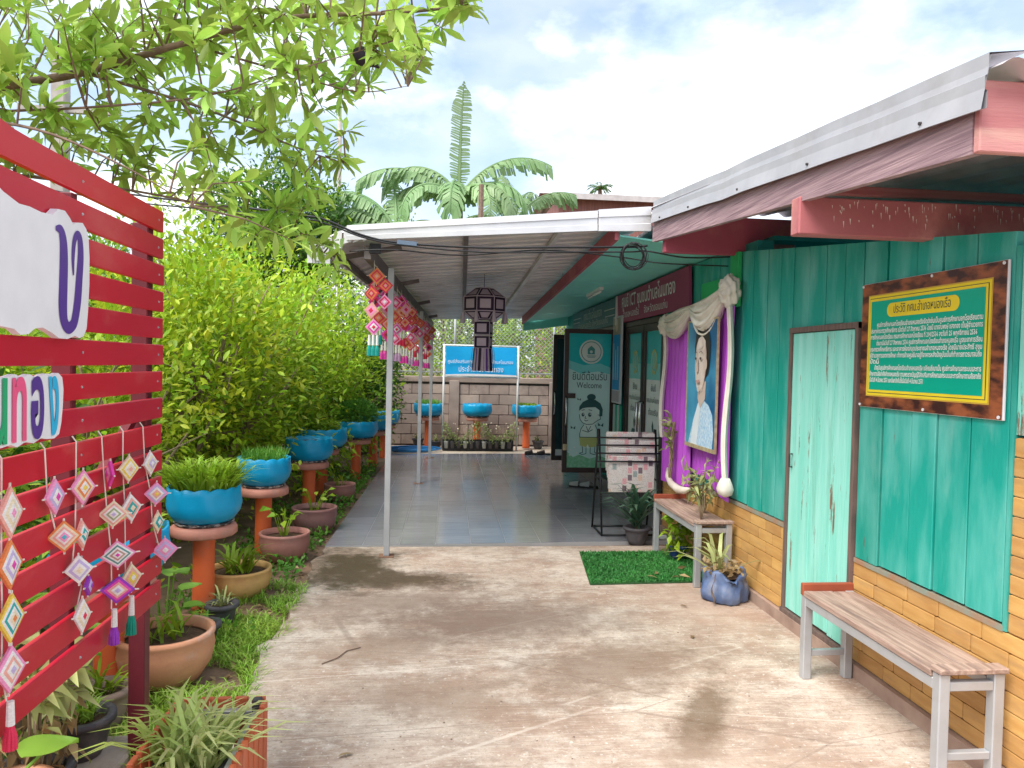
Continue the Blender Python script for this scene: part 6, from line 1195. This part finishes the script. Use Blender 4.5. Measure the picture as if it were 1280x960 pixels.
# far house, palm, poles
fh = thing('far_house', 'distant house with rusty corrugated roof beyond the banana plants', 'house', (5.2, 23, 0))
MB().box((3.7, 22.4, -.03), (8.6, 27, 6.70)).build('wall', mat('brown boards', (.30, .13, .11), (.22, .09, .08), .8, stretch=(6, 1, .4)), fh)
for k in range(6): xa_ = 3.42 + k * .95; MB().grid(lambda u, v: (xa_ + .97 * u, 22 + 5.3 * v, 6.72 + .60 * min(v * 2, 2 - v * 2) + .12 * (xa_ - 3.4) * 0 + .02 * math.sin((xa_ + .97 * u) * 2 * math.pi / .25) + .004 * (k % 2)), 24, 6).build('roof_sheet', mat('rusty sheet', (.60, .57, .56), (.48, .43, .41), .6, scale=2, dirt=(.38, .25, .2, .5), dscale=1.2), fh)
MB().box((3.42, 21.96, 6.56), (9.1, 21.99, 6.73)).build('fascia', mat('fascia far', (.50, .46, .46), (.4, .36, .36), .7), fh)
cp_ = thing('coconut_palm', 'small distant coconut palm crown above the far roof', 'palm', (8.85, 40, -.03))
MB().tube([(8.85, 40, -.03), (8.9, 40, 6), (8.85, 40, 11.4)], [.2, .14, .1], 8).build('trunk', M_bark, cp_)
for k in range(13):
    az = k * 27.7; d = Vector((math.cos(rad(az)), math.sin(rad(az)), 0)); p = Vector((8.85, 40, 11.25)); e_ = 60 - (k % 3) * 22; P, D = [], []
    for i in range(16):
        p = p + (d * math.cos(rad(e_)) + V(0, 0, math.sin(rad(e_)))) * .045; e_ -= 6
        for sg in (1, -1): P.append(list(p)); D.append(list(d * .5 + Vector((-d.y, d.x, 0)) * sg * .8 + V(0, 0, -.35)))
    leaves('frond', np.array(P), np.array(D), .26, .05, M_leafD, cp_)
up_ = thing('utility_pole', 'slender grey utility pole rising behind the tree leaves', 'pole', (-2.77, 22, -.03))
MB().tube([(-2.77, 22, -.03), (-2.79, 22, 9.1)], [.09, .055], 10).build('pole', M_concpole, up_, smooth=True); MB().bar((-3.5, 22, 7.3), (-2.3, 22, 7.3), .06, .06).build('cross_arm', M_concpole, up_)
up2 = thing('utility_pole', 'thick concrete utility pole behind the top of the red fence', 'pole', (-6.6, 14, -.03))
MB().bbox((-6.72, 13.88, -.03), (-6.48, 14.12, 7.0), .02).build('pole', M_concpole, up2); MB().bar((-7.3, 14, 5.9), (-5.6, 14, 5.9), .09, .10).build('cross_arm', M_concpole, up2)
for k, z in enumerate((4.9, 5.25, 5.6)):
    cable('overhead_line', [(-6.6, 13.9, z), (-5.1, 19, z + .3), (-2.79, 22, z + 2.4)], .012, ('lowest', 'middle', 'highest')[k] + ' overhead line strung between the two utility poles')

# ================================================================== OVERHANGING TREE
ot = thing('overhanging_tree', 'broad-leaved tree whose leafy boughs hang over the red fence', 'tree', (-3.1, 3.7, -.03))
trunk = [(-3.1, 3.7, -.05), (-3.05, 3.75, 1.0), (-2.95, 3.7, 1.9), (-2.7, 3.7, 2.5)]
MB().tube(trunk, [.13, .11, .10, .085], 12).build('trunk', M_bark, ot, smooth=True)
def curve(pts, n=5):
    P = [Vector(p) for p in pts]; o = []
    for i in range(len(P) - 1):
        p0, p1, p2, p3 = P[max(i - 1, 0)], P[i], P[i + 1], P[min(i + 2, len(P) - 1)]
        for k in range(n): t = k / n; o.append(.5 * ((2 * p1) + (-p0 + p2) * t + (2 * p0 - 5 * p1 + 4 * p2 - p3) * t * t + (-p0 + 3 * p1 - 3 * p2 + p3) * t ** 3))
    o.append(P[-1]); return o
boughs = [([(-2.7, 3.7, 2.5), (-2.2, 3.6, 2.72), (-1.6, 3.6, 2.88), (-1.15, 3.55, 3.02), (-.7, 3.5, 3.14), (-.2, 3.5, 3.2), (.1, 3.5, 3.25)], .05),
          ([(-2.7, 3.7, 2.5), (-2.1, 3.5, 2.62), (-1.5, 3.4, 2.66), (-1.0, 3.35, 2.72), (-.6, 3.3, 2.84), (-.3, 3.3, 2.95)], .016),
          ([(-2.7, 3.7, 2.5), (-2.0, 3.8, 2.45), (-1.5, 3.9, 2.42), (-1.1, 3.95, 2.36), (-.8, 4.0, 2.28), (-.55, 4.05, 2.15)], .018),
          ([(-2.7, 3.7, 2.5), (-2.3, 3.3, 2.9), (-1.9, 3.1, 3.15), (-1.4, 3.0, 3.4), (-.9, 3.0, 3.5)], .04),
          ([(-1.6, 3.6, 2.88), (-1.1, 3.7, 2.78), (-.7, 3.8, 2.65), (-.45, 3.8, 2.58)], .018),
          ([(-2.1, 3.5, 2.62), (-1.6, 3.2, 2.5), (-1.25, 3.15, 2.36), (-1.0, 3.2, 2.22)], .016),
          ([(-1.15, 3.55, 3.02), (-.75, 3.7, 2.98), (-.4, 3.75, 2.92), (-.15, 3.8, 2.98)], .014)]
bpts = []
for pts, R_ in boughs:
    c = curve(pts); MB().tube(c, [R_ * .5 * (1 - .8 * i / (len(c) - 1)) for i in range(len(c))], 8).build('bough', M_bark, ot, smooth=True); bpts += c[4:]
# region of the boughs' leaf cover in the XZ plane (metres)
poly = [(-2.9, 2.5), (-2.9, 3.6), (.15, 3.6), (.22, 3.27), (-.02, 3.05), (-.20, 2.93), (-.42, 2.86), (-.45, 2.55), (-.62, 2.62), (-.58, 2.25), (-.46, 2.05), (-.80, 2.14), (-1.10, 2.16), (-1.30, 2.52), (-2.0, 2.52)]
def inside(x, z):
    c = False; n = len(poly)
    for i in range(n):
        (x1, z1), (x2, z2) = poly[i], poly[(i + 1) % n]
        if (z1 > z) != (z2 > z) and x < (x2 - x1) * (z - z1) / (z2 - z1) + x1: c = not c
    return c
R2 = random.Random(21); tips = []
while len(tips) < 330:
    x, z = R2.uniform(-2.7, .2), R2.uniform(2.0, 3.6)
    if inside(x, z): tips.append(Vector((x, R2.uniform(3.1, 4.2), z)))
tips += [Vector(p) for p in ((.12, 3.5, 3.27), (.02, 3.45, 3.12), (-.08, 3.5, 3.03), (-.22, 3.4, 2.95), (-.3, 3.3, 2.97), (-.46, 3.8, 2.58), (-.5, 3.85, 2.62), (-.53, 4.05, 2.15), (-.6, 4.0, 2.2), (-.5, 4.0, 2.05), (-.42, 3.8, 2.75))]
tw = MB(); LP, LD, LL = [], [], []
for t_ in tips:
    b = min(bpts, key=lambda q: (q - t_).length + (.2 if q.x > t_.x + .05 else 0)); mid = b.lerp(t_, .55) + V(R2.uniform(-.05, .05), R2.uniform(-.05, .05), R2.uniform(-.02, .06))
    tw.tube([b, mid, t_], [.005, .0035, .002], 5); ax = (t_ - mid).normalized(); n = R2.randint(6, 11)
    for k in range(n):
        a = k * 2.4 + R2.random(); q = ax.orthogonal().normalized(); v2 = ax.cross(q); d = (q * math.cos(a) + v2 * math.sin(a)) * R2.uniform(.6, 1.1) + ax * R2.uniform(.2, .8) + V(0, 0, R2.uniform(-.25, .25)); LP.append(t_ - ax * R2.uniform(0, .09)); LD.append(d.normalized()); LL.append(R2.uniform(.085, .15))
    for k in range(3): LP.append(b.lerp(mid, R2.uniform(.4, 1))); LD.append(Vector((R2.gauss(0, 1), R2.gauss(0, 1), R2.gauss(0, .6))).normalized()); LL.append(R2.uniform(.08, .13))
stuff(tw.build('twigs', M_bark, ot))
def leafmesh(k):
    """one broad lanceolate leaf along +X, unit length, folded and curved"""
    mb = MB(); N_ = 6; wv = [.015, .07, .115, .145, .14, .085, .004]; cv = (.02, .10, .18)[k]
    for i in range(N_ + 1):
        u = i / N_; z = -cv * u * u * 1.2; w_ = wv[i]; mb.v += [(u, -w_, z + w_ * .28), (u, 0, z), (u, w_, z + w_ * .28)]
    for i in range(N_): a = i * 3; mb.f += [(a, a + 3, a + 4, a + 1), (a + 1, a + 4, a + 5, a + 2)]; mb.mi += [0, 0]
    return mb.mesh('leaf', M_leafO, True)
lms = [leafmesh(k) for k in range(3)]
order = sorted(range(len(LP)), key=lambda i: -LL[i] / (LP[i] - Vector((0, 0, 1.6))).length * (1 if -2.3 < LP[i].x < .4 and LP[i].z < 3.5 else .2))
for i in order[:300]:
    d = LD[i]; y_ = Vector((0, 0, 1)).cross(d); y_ = y_.normalized() if y_.length > 1e-3 else Vector((0, 1, 0)); z_ = d.cross(y_); tw_ = R2.uniform(-.7, .7)
    y2, z2 = y_ * math.cos(tw_) + z_ * math.sin(tw_), z_ * math.cos(tw_) - y_ * math.sin(tw_)
    o = bpy.data.objects.new('leaf', lms[i % 3]); COL.objects.link(o); o.parent = ot
    rel = LP[i] - ORG[ot.name]; o.matrix_local = Matrix(((d.x, y2.x, z2.x, rel.x), (d.y, y2.y, z2.y, rel.y), (d.z, y2.z, z2.z, rel.z), (0, 0, 0, 1))) @ Matrix.Scale(LL[i], 4)
rest = order[300:]
stuff(leaves('foliage', np.array([list(LP[i]) for i in rest]), np.array([list(LD[i]) for i in rest]), np.array([LL[i] for i in rest]), np.array([LL[i] * .30 for i in rest]), M_leafO2, ot, fine=True))
sp_ = thing('dark_seed_pod', 'dark shrivelled seed pod hanging among the tree leaves', 'seed pod', (-.34, 3.5, 2.99))
MB().lathe((-.35, 3.5, 2.95), [(.006, 0), (.03, .015), (.042, .04), (.034, .065), (.01, .085)], 12, fn=lambda th, i, r, z: (r * (1 + .2 * math.sin(3 * th + i)), z), capt=True).build('pod', flat('dark pod', (.03, .02, .035), .8), sp_, smooth=True); MB().tube([(-.33, 3.5, 2.97), (-.29, 3.5, 2.96), (-.27, 3.5, 2.945)], [.02, .014, .004], 7).build('husk', flat('dark pod', (.03, .02, .035), .8), sp_); MB().tube([(-.35, 3.5, 3.03), (-.34, 3.5, 3.12), (-.33, 3.5, 3.19)], .002, 4).build('stalk', M_bark, sp_)
# ================================================================== LITTER ON THE CONCRETE
n = 170; P = np.stack([rng.uniform(-.8, 2.1, n), rng.uniform(2.2, 6.3, n), np.full(n, .002)], 1)
mb = MB()
for p in P:
    r_ = float(rng.uniform(.002, .007)); a = float(rng.uniform(0, 3)); q = [(float(p[0]) + r_ * math.cos(a + k * 2.1) * (1 + .4 * (k % 2)), float(p[1]) + r_ * math.sin(a + k * 2.1)) for k in range(3)]; mb.add([(x, y, .001) for x, y in q] + [(float(p[0]), float(p[1]), .001 + r_ * .7)], [(0, 1, 3), (1, 2, 3), (2, 0, 3)])
stuff(tag(mb.build('grit', mat('grit', (.30, .22, .17), (.16, .11, .09), .9, scale=20)), 'small grit and crumbs scattered over the concrete', 'grit'))
tag(MB().tube([(-.55, 3.95, .004), (-.48, 4.02, .006), (-.44, 4.12, .005), (-.37, 4.17, .004)], .003, 5).build('fallen_twig', M_bark), 'thin bent twig lying on the concrete near the grass', 'twig')
for lab, x, y, a in (('dry brown leaf lying on the concrete by the slatted planter box', -.35, 3.0, 30), ('dry leaf on the concrete near the blue bag planter', 1.72, 4.75, 120), ('small dry leaf on the concrete before the far bench', 1.55, 4.2, 70)):
    tag(leaves('fallen_leaf', np.array([[x, y, .012]]), np.array([[math.cos(rad(a)), math.sin(rad(a)), 0]]), .07, .028, M_dry, fine=True), lab, 'leaf')
